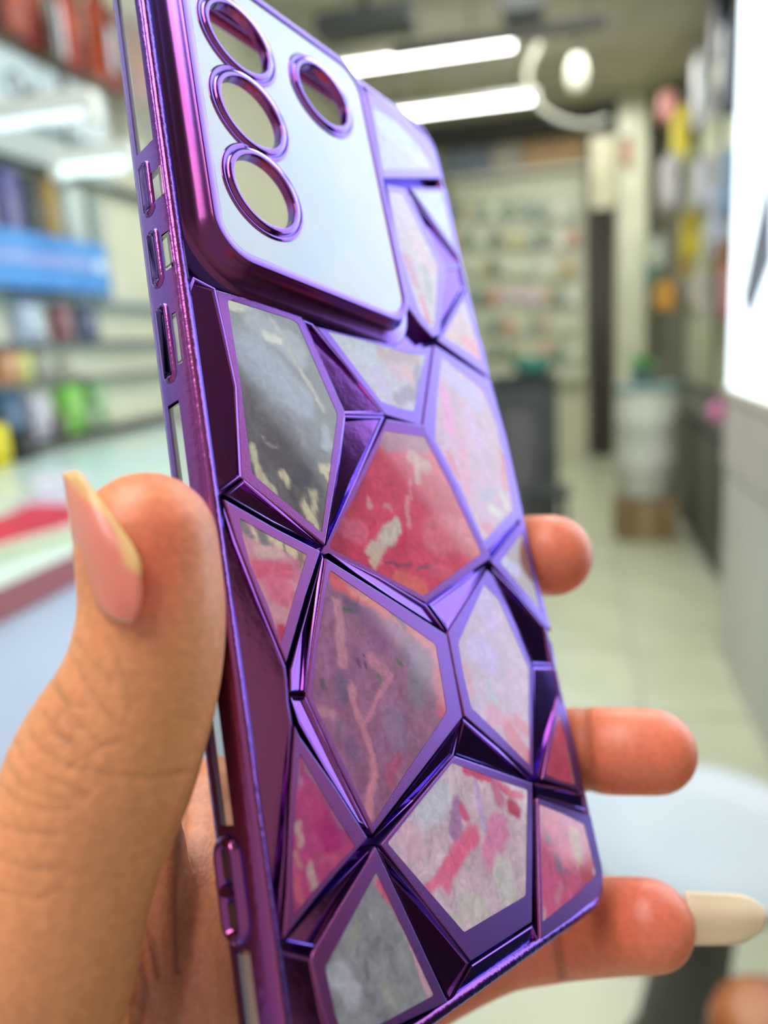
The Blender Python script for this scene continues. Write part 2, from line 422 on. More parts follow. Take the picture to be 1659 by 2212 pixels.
obj('strap', lathe([(.014, .04), (.018, .046), (.014, .052)], 16), mat('strap', srgb(150, 60, 110), .5), t)

# tall lit showcase
e = onX(1590, 300, .60)
yf = e.y
zc_ = onX(1574, 839, .60).z
t = thing('lit_showcase', 'tall bright backlit showcase at the right edge, on a grey base', 'showcase', (.60, 0, 0))
obj('lightbox', bx(.004, .30, .47, yf, zc_ + .01, 2.75, bev=.004), emit('showcase_glow', (.78, .90, 1.0, 1), 2.5), t, label='glowing white face')
gp = [onX(x, y, .60) for x, y in ((1668, 318), (1604, 640), (1616, 705), (1668, 560))]
obj('grey_interior', ([(-.004, q.y, q.z) for q in gp] + [(.006, q.y, q.z) for q in gp], [(0, 1, 2, 3), (7, 6, 5, 4)] + [(i, i + 4, (i + 1) % 4 + 4, (i + 1) % 4) for i in range(4)]), paint(120, 126, 150), t, label='grey sheet standing in for the showcase interior')  # grey sheet on the glow, in place of the greyish showcase interior
obj('top_frame', bx(0, .31, .46, yf + .01, 2.75, 2.80, bev=.004), mat('frame_white', srgb(220, 222, 225), .4), t)
m_base = mottle(mat('base_grey', srgb(196, 196, 188), .5), srgb(186, 186, 178), 2)
obj('ledge', bx(-.015, .31, .45, yf + .02, zc_ - .03, zc_ + .008, bev=.004), mat('ledge', srgb(206, 200, 186), .4), t)
zs = onX(1573, 1010, .60).z
obj('drawer', bx(-.008, .31, .47, yf + .01, zs, zc_ - .035, bev=.004), mottle(mat('drawer_face', srgb(198, 190, 188), .5), srgb(186, 180, 178), 3), t)
obj('base_cabinet', bx(.0, .31, .47, yf, 0, zs - .006, bev=.004), m_base, t)
# unseen dark cabinet, added and sized to give the facets dark reflections
t = thing('unseen_dark_cabinet', 'unseen dark cabinet added beside the lit showcase for dark reflections', 'cabinet', (.60, 0, 0))
obj('body', bx(0, .4, .12, .44, .08, 2.6, bev=.006), mat('cabinet_black', srgb(28, 26, 34), .5), t)
obj('plinth', bx(.02, .4, .12, .44, 0, .08), m_dark, t)
for y in (.13,):
    d = obj('door', bx(-.015, 0, y, y + .30, .12, 2.55, bev=.004), mat('cabinet_door', srgb(36, 33, 44), .45), t)
    obj('handle', bx(-.03, -.015, y + .24, y + .255, 1.0, 1.2, bev=.003), mat('steel', srgb(150, 150, 150), .3, 1), d)

# ------------------------------------------------------------------ stools in the aisle, lower right
def round_stool(cx, cy, z, r, label, m_top, m_ped, rb):
    t = thing('round_table', label, 'table', (cx, cy, 0))
    obj('top', lathe([(.001, z - .03), (r * .9, z - .03), (r * .985, z - .022), (r, z - .01), (r * .992, z - .002), (r * .96, z + .003), (r * .93, z - .002), (r * .5, z - .008), (.001, z - .009)], 64), m_top, t, True)
    obj('pedestal', lathe([(rb * .95, 0), (rb, .02), (rb * .62, z * .45), (rb * .74, z * .75), (rb * 1.25, z - .032)], 40), m_ped, t, True)
    obj('foot_ring', lathe([(rb * 1.1, 0), (rb * 1.14, .01), (rb * 1.08, .03), (rb * .98, .035), (rb * .98, 0)], 40), m_dark, t, True)
p = onZ(1475, 1785, .50)
m_wp = mottle(mat('white_plastic', srgb(172, 182, 190), .35), srgb(164, 174, 184), 4)
round_stool(p.x + .02, p.y, .50, .215, 'round white table on a dark pedestal in the aisle', m_wp, mottle(mat('pedestal_dark', srgb(62, 62, 58), .5), srgb(50, 50, 46), 6), .105)
p = onZ(1672, 2200, .60)
t = thing('leather_stool', 'brown leather stool at the bottom right corner', 'stool', (p.x, p.y, 0))
obj('cushion', lathe([(.001, .54), (.056, .54), (.066, .555), (.068, .58), (.062, .60), (.04, .607), (.001, .609)], 40), mottle(mat('leather', srgb(150, 84, 30), .4), srgb(120, 62, 20), 20), t, True)
obj('frame', lathe([(.04, .53), (.062, .53), (.062, .54), (.04, .54), (.04, .53)], 32), m_dark, t)
for k in range(4):
    an = k * 1.57 + .4
    g = bmesh.new(); sweep([(.085 * math.cos(an), .085 * math.sin(an), .01), (.045 * math.cos(an), .045 * math.sin(an), .535)], [.009, .009], 8, g); obj('leg', g, mat('leg_wood', srgb(120, 80, 40), .5), t)

# ------------------------------------------------------------------ left side: counter, shelf unit, goods
zc = 1.02
pn = onZ(0, 1262, zc); pf = onZ(0, 1003, zc)
xn, xf = pn.x, pf.x
ye = 3.9
t = thing('sales_counter', 'long white sales counter with mint top along the left wall', 'counter', (0, 0, 0))
obj('worktop', bx(xf, xn, .7, ye, zc - .03, zc, bev=.005), mottle(mat('mint_top', srgb(196, 224, 226), .25), srgb(205, 222, 205), 2), t)
obj('edge_strip', bx(xn - .002, xn + .008, .7, ye, zc - .055, zc - .004, bev=.002), mat('edge_rose', srgb(150, 90, 100), .5), t, label='rose coloured edge strip')
obj('body', bx(xf, xn - .02, .72, ye - .02, .08, zc - .03), mottle(mat('counter_white', srgb(196, 205, 228), .4), srgb(186, 196, 220), 2), t)
obj('plinth', bx(xf, xn - .05, .72, ye - .02, 0, .08), m_dark, t)
for k in range(6):
    yy = .74 + k * .52
    obj('panel', bx(xn - .02, xn - .008, yy, yy + .5, .1, zc - .06, bev=.004), mottle(mat('counter_panel', srgb(202, 210, 232), .35), srgb(192, 200, 226), 2), t)
def flat(name, pts, z, c, label, cat, h=.004):
    q = [onZ(x, y, z) for x, y in pts]
    o = obj(name, ([(v.x, v.y, z) for v in q] + [(v.x, v.y, z + h) for v in q], [tuple(range(len(q)))[::-1], tuple(range(len(q), 2 * len(q)))] + [(i, (i + 1) % len(q), len(q) + (i + 1) % len(q), len(q) + i) for i in range(len(q))]), paint(*c), None, False, label, cat)
    return o
flat('red_cloth', [(-60, 1190), (160, 1130), (165, 1102), (70, 1100), (-40, 1145)], zc + .001, (205, 40, 70), 'crimson cloth lying on the white counter', 'cloth', .012)
flat('paper_sheet', [(-60, 1238), (190, 1158), (190, 1142), (-60, 1200)], zc + .001, (196, 214, 184), 'pale green paper strip on the counter in front of the red cloth', 'paper')
flat('paper_sheet', [(60, 1040), (150, 1015), (200, 1040), (90, 1075)], zc + .001, (222, 222, 240), 'pale lilac paper on the counter behind the thumb', 'paper')
flat('glass_mat', [(20, 1090), (130, 1068), (160, 1085), (40, 1095)], zc + .001, (214, 196, 222), 'pinkish paper behind the red cloth on the counter', 'paper')

XW = xf - .03
t = thing('shelf_unit', 'open shelf unit full of packed goods behind the left counter', 'shelving', (0, 0, 0))
obj('backing', bx(XW - .34, XW - .31, 1.45, 3.745, .1, 2.9), mottle(mat('unit_back', srgb(190, 196, 186), .5), srgb(176, 184, 172), 4), t)
ze = [onX(px, py, XW).z for px, py in ((60, 960), (60, 826), (60, 740), (60, 640), (100, 350))]
for z, c in zip([.60] + ze, ((60, 60, 62), (54, 52, 54), (110, 116, 112), (90, 100, 108), (120, 140, 150), (44, 58, 56))):
    obj('shelf_board', bx(XW - .31, XW, 1.476, 3.72, z - .02, z, bev=.003), mat('unit_shelf', srgb(*c), .4), t)
for y in (1.45, 3.72):
    obj('upright', bx(XW - .32, XW - .01, y, y + .025, .1, 2.9), mat('unit_side', srgb(178, 184, 178), .4), t)
XP = XW - .02
PL = [
    (28, 430, .10, .22, (96, 96, 150), 'indigo carton at the left end of the top shelf'),
    (78, 440, .07, .20, (64, 72, 74), 'dark slim carton next to the indigo one'),
    (112, 440, .06, .20, (170, 134, 60), 'ochre slim carton on the top left shelf'),
    (165, 450, .12, .20, (188, 200, 196), 'pale grey carton right of the ochre one'),
    (212, 470, .08, .16, (150, 166, 160), 'grey carton at the right end of the top left shelf'),
    (70, 700, .13, .18, (184, 198, 220), 'pale blue carton under the blue banner'),
    (140, 690, .07, .15, (150, 92, 106), 'rose carton in the row under the blue banner'),
    (195, 690, .12, .16, (92, 98, 130), 'slate blue carton in the row under the blue banner'),
    (20, 770, .10, .10, (210, 150, 110), 'orange carton at the left edge of the lower row'),
    (100, 800, .10, .12, (160, 160, 150), 'grey carton in the lower row on the left'),
    (60, 800, .08, .12, (214, 214, 130), 'pale yellow carton in the lower row on the left'),
    (165, 800, .12, .09, (196, 196, 176), 'cream carton above the green one'),
    (160, 850, .13, .10, (130, 196, 84), 'lime green carton on the lower left shelf'),
    (215, 845, .09, .10, (140, 180, 130), 'soft green carton right of the lime one'),
    (25, 860, .12, .16, (60, 92, 128), 'dark blue carton at the left edge above the counter'),
    (90, 890, .10, .12, (196, 190, 206), 'lilac carton above the counter on the left'),
    (135, 925, .14, .10, (96, 84, 80), 'brown carton just above the counter'),
    (205, 915, .14, .12, (168, 172, 160), 'grey carton just above the counter'),
]
row_left = []
for k, pr in enumerate(PL):
    product(*pr, X=XP + .001 * (k % 7), dx=.14, boards=[.60] + ze, row=row_left)
t = product(6, 965, .07, .14, (236, 214, 20), 'bright yellow carton standing on the counter at the left edge', X=xf + .10, dx=.05, boards=[zc])
product(62, 965, .10, .11, (26, 26, 28), 'black carton standing on the counter beside the yellow one', X=xf + .06, dx=.06, boards=[zc])
# blue banner box
a = onX(0, 560, XP + .06)
t = thing('blue_banner', 'bright blue printed banner across the left shelves', 'banner', (XP + .03, 0, 0))
y_a, y_b = 1.5, onX(232, 560, XP + .06).y
zt_, zb_ = onX(60, 500, XP + .06).z, onX(60, 622, XP + .06).z
obj('board', bx(0, .03, y_a, y_b, zb_, zt_, bev=.004), mottle(mat('banner_blue', srgb(88, 150, 214), .35), srgb(70, 130, 200), 5), t)
zm = (zt_ + zb_) / 2
obj('printed_band', bx(.03, .033, y_a, y_b - .10, zm - .012, zm + .028), mottle(mat('band_lilac', srgb(150, 166, 216), .35), srgb(120, 140, 200), 14), t)
obj('highlight_spot', bx(.03, .034, y_b - .10, y_b - .03, zm - .01, zm + .03, bev=.001), mat('highlight_white', srgb(214, 232, 250), .3), t)  # pale plate: the banner's white highlight put in as colour
# lettered white sign boards
def sign(px_r, py_top, py_bot, label, text, size, X, col, yl=1.45):
    e = onX(px_r, py_top, X); f = onX(px_r, py_bot, X)
    zt, zb = e.z, f.z
    t = thing('sign_board', label, 'sign', (X, 0, 0))
    obj('board', bx(-.03, 0, yl, e.y, zb, zt, bev=.004), mottle(mat('sign_white', srgb(*col), .35), srgb(*[int(v * .95) for v in col]), 3), t)
    if text:
        cu_ = bpy.data.curves.new('lettering', 'FONT'); cu_.body = text; cu_.size = size; cu_.extrude = .002
        tmp = bpy.data.objects.new('lettering', cu_); COL.objects.link(tmp)
        dg = bpy.context.evaluated_depsgraph_get()
        me = bpy.data.meshes.new_from_object(tmp.evaluated_get(dg))
        bpy.data.objects.remove(tmp)
        me.materials.clear(); me.materials.append(mat('lettering_grey', srgb(58, 68, 78), .5))
        lo = bpy.data.objects.new('lettering', me); COL.objects.link(lo); lo.parent = t
        lo.rotation_euler = (math.pi / 2, 0, math.pi / 2)
        st = onX(14, 205, X)
        lo.location = (.004, st.y, st.z)
        lo['label'] = 'grey lettering reading Original'
    return t
sign(224, 207, 318, 'white sign board with grey lettering high on the left', 'Original', .125, XP + .10, (186, 200, 206))
sign(236, 326, 400, 'blank pale sign board under the lettered one', '', .1, XP + .06, (166, 178, 178))
# orange-red hanging packs with white tags
zs0 = onX(224, 207, XP + .10).z + .012
PKC = [(96, 36, 32), (150, 56, 38), (122, 40, 34), (170, 72, 44), (140, 46, 40), (176, 66, 40), (150, 50, 40), (132, 40, 44), (168, 78, 50), (176, 88, 60), (150, 66, 50)]
where = ('first from the picture corner', 'second from the corner', 'third from the corner', 'left of the first white tag', 'behind the first white tag', 'right of the first white tag', 'between the two white tags', 'left of the second white tag', 'behind the second white tag', 'right of the second white tag', 'last, at the case edge')
yk = onX(0, 100, XP + .12).y - .13
for k, c in enumerate(PKC):
    w2_ = .058 + .006 * (k % 3)
    p = Vector((XP + .13 + .03 * (k % 2), yk + w2_, zs0 + .16)); yk += 2 * w2_ - .004
    t = thing('hanging_pack', 'red brown pack hanging above the lettered sign, ' + where[k], 'pack', p, 'red and orange packs hung above the left sign')
    obj('pouch', bx(-.012, .012, -w2_ + .002, w2_ - .002, -.15, .12, bev=.010), paint(*c, .3), t)
    obj('header_card', bx(-.003, .003, -w2_ + .003, w2_ - .003, .12, .17, bev=.001), paint(*[int(v * .8) for v in c]), t)
    obj('print_patch', bx(.012, .0135, -.035, .035, -.06, .05), paint(min(255, c[0] + 34), c[1] + 22, c[2] + 10), t)
    obj('hook', bx(-.16, .0, -.004, .004, .155, .165), mat('hook', srgb(160, 160, 155), .3, 1), t)
for k, (px, py, w_, h_) in enumerate(((125, 62, .035, .17), (238, 105, .03, .16))):
    p = onX(px, py, XP + .19)
    t = thing('price_tag', ('white tag hanging among the red packs, nearest the corner', 'white tag hanging among the red packs, close to the case')[k], 'tag', p, 'white tags on the red packs')
    obj('card', bx(-.002, .002, -w_, w_, -h_ / 2, h_ / 2, bev=.001), paint(214, 214, 226), t)
    obj('clip', bx(-.006, .006, -.008, .008, h_ / 2 - .01, h_ / 2 + .012, bev=.002), mat('clip', srgb(120, 124, 130), .3, 1), t)
product(292, 500, .12, .24, (224, 104, 66), 'orange carton standing past the end of the left shelf unit', X=XW - .1, boards=[.60] + ze)

CELLS = [
    ('grey smoky marbled crystal panel below the left of the camera plate', [(5.99, 100.91), (6.58, 93.67), (7.21, 85.98), (5.75, 72.58), (19.07, 63.72), (24.9, 76.92), (28.38, 85.67), (22.3, 100.94), (13.92, 101.1)],
     [(7.99, 99.68), (10.66, 101.03), (19.91, 99.87), (21.22, 99.59), (26.54, 85.04), (23.25, 76.72), (18.82, 65.49), (7.72, 73.38), (7.86, 80.45), (8.1, 86.86), (7.99, 95.27)], (0.1384, 0.1221, 0.1384),
     [(8.5, 99.6, 13.8, 100.5, 1.16, (0.5149, 0.5271, 0.3763)), (13.2, 97.2, 20.0, 94.4, 2.55, (0.305, 0.305, 0.3515)), (10.5, 92.1, 18.3, 86.4, 3.3, (0.2623, 0.2705, 0.3515)), (14.2, 95.2, 16.5, 95.4, 0.77, (0.5776, 0.552, 0.5029)), (16.2, 98.8, 23.9, 85.1, 0.52, (0.402, 0.3515, 0.3278)), (14.0, 78.4, 16.1, 75.9, 3.29, (0.107, 0.0887, 0.1022)), (23.2, 81.9, 22.6, 79.6, 1.05, (0.305, 0.305, 0.3763)), (8.6, 77.6, 9.2, 73.7, 0.63, (0.552, 0.5029, 0.3763)), (9.2, 73.7, 11.7, 71.2, 0.71, (0.5149, 0.4564, 0.3515)), (13.6, 74.2, 18.6, 66.3, 0.73, (0.6172, 0.5271, 0.3763)), (20.7, 75.5, 23.3, 76.1, 0.6, (0.5776, 0.5029, 0.3515)), (20.8, 75.7, 22.4, 73.7, 0.51, (0.552, 0.4564, 0.305)), (18.4, 71.5, 18.3, 69.1, 0.75, (0.5149, 0.4452, 0.3278)), (18.2, 81.2, 18.2, 79.0, 0.68, (0.2051, 0.1714, 0.1946)), (17.7, 74.6, 15.1, 70.9, 1.17, (0.0802, 0.0685, 0.0887)), (20.2, 69.2, 19.2, 66.3, 0.59, (0.1559, 0.1274, 0.1274)), (11.4, 78.7, 13.1, 78.6, 0.4, (0.2623, 0.2159, 0.2232)), (10.8, 79.7, 11.2, 79.5, 0.32, (0.305, 0.2623, 0.2623)), (16.5, 83.8, 17.2, 81.0, 0.51, (0.1878, 0.162, 0.2051))]),
    ('pale violet crystal panel below the right end of the camera plate', [(25.3, 100.31), (34.15, 100.92), (43.44, 101.81), (50.07, 101.99), (57.95, 104.9), (48.8, 86.83), (38.99, 87.27)],
     [(28.29, 100.04), (34.05, 100.55), (43.25, 101.13), (49.86, 101.28), (55.43, 102.53), (52.61, 98.53), (47.62, 89.48), (43.29, 89.32), (38.67, 89.59), (32.78, 95.46)], (0.3916, 0.3419, 0.4678),
     [(29.4, 99.6, 38.3, 98.8, 2.27, (0.4125, 0.4125, 0.5029)), (42.1, 99.3, 51.7, 100.7, 1.42, (0.402, 0.1878, 0.2423)), (43.9, 96.6, 50.4, 96.2, 1.84, (0.491, 0.2623, 0.3916)), (48.1, 97.5, 50.8, 95.3, 0.94, (0.6105, 0.2623, 0.314)), (44.3, 91.3, 48.0, 93.0, 1.42, (0.1812, 0.0887, 0.2232)), (38.6, 95.4, 41.2, 91.6, 1.78, (0.4287, 0.305, 0.5457)), (52.0, 99.3, 49.4, 93.2, 0.86, (0.1559, 0.0908, 0.2623))]),
    ('small triangular pink crystal panel with grey stripes at the left edge', [(2.09, 69.31), (10.59, 65.68), (18.13, 62.87), (13.72, 56.27), (8.55, 47.8), (5.59, 56.28), (3.19, 63.95)],
     [(4.15, 66.9), (9.54, 64.53), (15.37, 62.26), (11.69, 56.3), (8.1, 50.32), (6.93, 55.17), (4.9, 60.82), (4.28, 64.61)], (0.5921, 0.2923, 0.3611),
     [(4.5, 66.5, 5.5, 64.4, 0.9, (0.1863, 0.1935, 0.2008)), (6.3, 66.4, 6.7, 64.1, 0.38, (0.6348, 0.5579, 0.3932)), (7.7, 65.4, 8.1, 63.3, 0.76, (0.1793, 0.1863, 0.1863)), (9.5, 64.2, 13.4, 62.7, 1.08, (0.6642, 0.5783, 0.3932)), (11.4, 63.4, 11.3, 61.7, 0.31, (0.1793, 0.1725, 0.1793)), (14.5, 62.1, 13.8, 60.5, 0.8, (0.216, 0.1625, 0.1316)), (6.8, 62.5, 9.9, 62.0, 0.75, (0.6494, 0.4042, 0.4042)), (6.3, 60.4, 11.0, 59.5, 1.2, (0.6494, 0.123, 0.216)), (12.9, 60.4, 12.6, 58.8, 0.94, (0.5783, 0.1793, 0.2786)), (8.3, 58.2, 10.5, 56.9, 1.36, (0.6348, 0.1625, 0.2567)), (8.4, 54.5, 9.5, 54.2, 1.05, (0.6062, 0.2786, 0.3507)), (8.3, 52.1, 8.0, 50.0, 1.04, (0.4623, 0.0439, 0.1044))]),
    ('red and cream marbled crystal panel at the centre of the case', [(39.15, 86.54), (48.46, 86.6), (54.37, 74.29), (59.77, 62.39), (49.58, 58.51), (40.36, 54.86), (29.95, 59.59), (19.97, 63.13), (28.21, 73.14)],
     [(38.06, 84.35), (42.83, 84.33), (48.05, 84.42), (52.3, 75.67), (57.25, 63.27), (47.83, 59.31), (40.14, 56.08), (30.19, 60.46), (21.95, 63.82), (22.4, 64.89), (29.2, 72.86), (36.21, 81.53)], (0.5776, 0.0762, 0.1413),
     [(38.2, 83.0, 47.1, 83.5, 1.74, (0.3515, 0.15, 0.2423)), (43.6, 80.4, 46.9, 78.7, 1.39, (0.5647, 0.3515, 0.3278)), (44.5, 79.3, 44.1, 75.9, 0.7, (0.5647, 0.3763, 0.3419)), (46.5, 78.7, 46.9, 76.6, 0.7, (0.552, 0.3419, 0.305)), (34.4, 65.6, 36.4, 67.3, 1.19, (0.5776, 0.491, 0.4452)), (36.4, 67.3, 30.4, 63.2, 1.02, (0.5776, 0.4678, 0.4342)), (31.5, 63.3, 30.5, 61.4, 0.8, (0.5776, 0.4287, 0.3515)), (31.8, 71.2, 32.0, 70.4, 0.64, (0.6105, 0.305, 0.3515)), (40.6, 72.7, 39.9, 68.2, 0.67, (0.6445, 0.2623, 0.3278)), (42.1, 75.7, 41.8, 72.4, 0.49, (0.6105, 0.2423, 0.2961)), (34.7, 70.6, 35.6, 69.9, 0.46, (0.6105, 0.2623, 0.3278)), (25.7, 67.4, 28.5, 66.1, 1.74, (0.6584, 0.15, 0.2423)), (38.5, 77.7, 39.0, 75.4, 1.53, (0.552, 0.0685, 0.1274)), (47.8, 75.4, 50.9, 72.3, 3.02, (0.5149, 0.0648, 0.0976)), (46.2, 66.1, 54.5, 66.5, 3.33, (0.6308, 0.162, 0.2159)), (38.5, 65.8, 36.9, 64.2, 1.12, (0.5776, 0.0513, 0.1144)), (32.7, 61.7, 38.8, 60.9, 0.22, (0.1878, 0.0612, 0.1144)), (39.9, 60.4, 44.6, 61.4, 0.23, (0.2232, 0.0802, 0.1413)), (35.3, 58.9, 39.6, 57.4, 1.63, (0.6584, 0.162, 0.15)), (44.3, 60.5, 46.6, 59.7, 1.34, (0.6105, 0.1144, 0.1878)), (53.6, 63.9, 55.4, 63.1, 1.02, (0.5776, 0.1274, 0.1413)), (31.3, 72.7, 29.5, 69.9, 0.73, (0.5457, 0.0612, 0.1274))]),
    ('pink and lilac marbled crystal panel at the right edge above the middle', [(58.7, 105.39), (77.25, 101.68), (78.24, 88.48), (77.9, 72.21), (60.89, 63.72), (55.59, 75.72), (49.32, 87.18)],  # its lilac puts a lavender reflection into the print
     [(60.47, 103.44), (73.7, 98.84), (75.76, 91.18), (75.75, 84.58), (74.54, 73.14), (61.12, 65.92), (56.96, 76.3), (52.22, 84.68), (55.21, 92.5)], (0.4608, 0.2302, 0.3819),
     [(61.1, 100.4, 70.0, 96.3, 2.47, (0.4073, 0.2898, 0.6455)), (58.5, 95.0, 58.2, 87.4, 1.54, (0.6455, 0.1628, 0.4608)), (65.3, 92.4, 66.9, 85.9, 1.81, (0.5244, 0.2492, 0.5487)), (55.4, 81.5, 56.7, 79.0, 1.27, (0.5487, 0.0762, 0.1948)), (61.1, 85.0, 59.2, 75.6, 1.53, (0.58, 0.1784, 0.3575)), (74.1, 84.9, 73.9, 77.9, 1.05, (0.5007, 0.0581, 0.121)), (57.0, 73.6, 57.6, 71.0, 1.05, (0.5365, 0.0581, 0.1628)), (63.7, 75.1, 67.4, 76.4, 1.09, (0.3339, 0.2492, 0.4073)), (71.3, 75.8, 72.3, 73.9, 1.02, (0.4892, 0.4336, 0.4229)), (65.9, 72.5, 68.9, 71.8, 1.1, (0.5487, 0.4608, 0.4608)), (62.8, 68.7, 64.6, 69.2, 1.08, (0.5487, 0.0863, 0.1948)), (60.3, 70.3, 60.9, 67.7, 0.85, (0.5244, 0.2898, 0.3575))]),
    ('small triangular pink crystal panel at the right edge under the dark facets', [(60.17, 106.66), (75.59, 122.63), (77.24, 109.96), (77.48, 102.26)],
     [(62.64, 108.11), (74.3, 120.0), (75.68, 109.56), (75.76, 105.61)], (0.4851, 0.2623, 0.3515),
     [(72.9, 118.0, 73.5, 114.9, 1.71, (0.4452, 0.3515, 0.5149)), (65.2, 110.0, 67.6, 110.1, 1.05, (0.5647, 0.305, 0.305)), (71.3, 109.0, 74.8, 106.7, 1.55, (0.6105, 0.1144, 0.2051))]),
    ('long narrow pink crystal panel beside the camera plate', [(53.85, 139.42), (61.0, 141.72), (69.44, 126.38), (61.64, 108.35), (58.78, 107.0), (55.41, 108.87), (52.55, 111.59), (52.8, 128.21)],
     [(54.35, 138.13), (59.5, 139.73), (66.86, 125.49), (60.61, 110.3), (59.18, 108.7), (56.23, 111.48), (54.95, 116.71), (53.86, 125.51)], (0.4851, 0.3515, 0.4564),
     [(55.4, 136.6, 58.9, 133.8, 2.08, (0.4678, 0.3763, 0.5149)), (60.5, 129.0, 63.4, 123.7, 1.64, (0.552, 0.305, 0.4287)), (55.7, 123.1, 56.8, 119.3, 1.36, (0.4564, 0.0908, 0.2623)), (61.0, 123.4, 61.1, 116.6, 1.05, (0.2623, 0.2232, 0.2831)), (66.9, 127.0, 66.2, 123.5, 0.6, (0.5776, 0.1559, 0.2623)), (57.8, 115.6, 58.5, 110.7, 1.13, (0.5149, 0.0704, 0.1878)), (58.5, 110.7, 59.8, 110.1, 0.9, (0.4564, 0.0319, 0.1022))]),
    ('pale blue triangular crystal panel near the upper right edge', [(62.14, 142.45), (77.22, 148.89), (77.04, 141.14), (76.04, 130.27)],
     [(63.44, 142.12), (75.25, 147.18), (75.21, 140.4), (75.01, 132.76)], (0.402, 0.4564, 0.6795),
     []),
    ('lilac crystal panel in the top corner right of the camera plate', [(53.7, 162.51), (65.44, 163.54), (74.55, 160.87), (76.88, 156.82), (76.99, 151.34), (53.0, 140.43)],
     [(55.21, 158.99), (63.47, 159.49), (69.98, 157.1), (73.13, 153.8), (73.64, 152.23), (53.66, 142.79)], (0.3515, 0.3278, 0.6105),
     [(57.8, 155.6, 63.8, 155.2, 3.0, (0.3763, 0.4287, 0.6795)), (66.8, 151.9, 71.1, 152.9, 1.74, (0.4851, 0.4287, 0.5776))]),
    ('lilac to crimson crystal panel on the right above the lower fingers', [(60.02, 60.66), (61.74, 59.55), (65.29, 51.12), (68.1, 42.76), (64.06, 32.96), (60.5, 24.29), (52.27, 30.5), (44.3, 36.54), (44.13, 43.29), (44.27, 50.02)],  # lilac of this print also carries a lavender reflection
     [(58.06, 57.92), (61.83, 55.08), (66.88, 42.27), (63.35, 34.26), (60.21, 26.1), (53.0, 32.33), (46.53, 37.65), (46.27, 43.47), (46.61, 48.14)], (0.4229, 0.2492, 0.4073),
     [(56.3, 55.6, 57.6, 51.4, 3.05, (0.4229, 0.257, 0.58)), (51.6, 46.9, 55.2, 45.1, 2.34, (0.4073, 0.2689, 0.6123)), (47.6, 43.4, 47.5, 39.6, 0.95, (0.4892, 0.1481, 0.2492)), (53.0, 41.3, 53.6, 37.4, 0.88, (0.2898, 0.2898, 0.3575)), (60.0, 42.3, 60.7, 36.6, 1.62, (0.4608, 0.2492, 0.4073)), (51.7, 36.1, 56.6, 34.0, 1.53, (0.5244, 0.1481, 0.2898)), (56.0, 32.5, 59.8, 27.3, 1.95, (0.4608, 0.016, 0.0762)), (59.4, 33.6, 61.7, 31.7, 1.2, (0.4892, 0.0581, 0.1481))]),
    ('large dusty pink crystal panel with dark purple veins, below the red one', [(18.92, 61.88), (31.12, 55.99), (43.99, 49.58), (43.77, 36.46), (29.84, 29.76), (19.05, 24.61), (14.74, 34.26), (11.01, 43.38), (13.64, 49.99)],
     [(19.35, 60.13), (29.61, 54.46), (40.53, 48.21), (40.03, 37.93), (36.85, 35.91), (28.12, 31.02), (19.24, 25.66), (15.64, 34.4), (11.92, 42.99), (14.64, 50.24), (18.22, 58.05)], (0.2874, 0.1221, 0.2232),
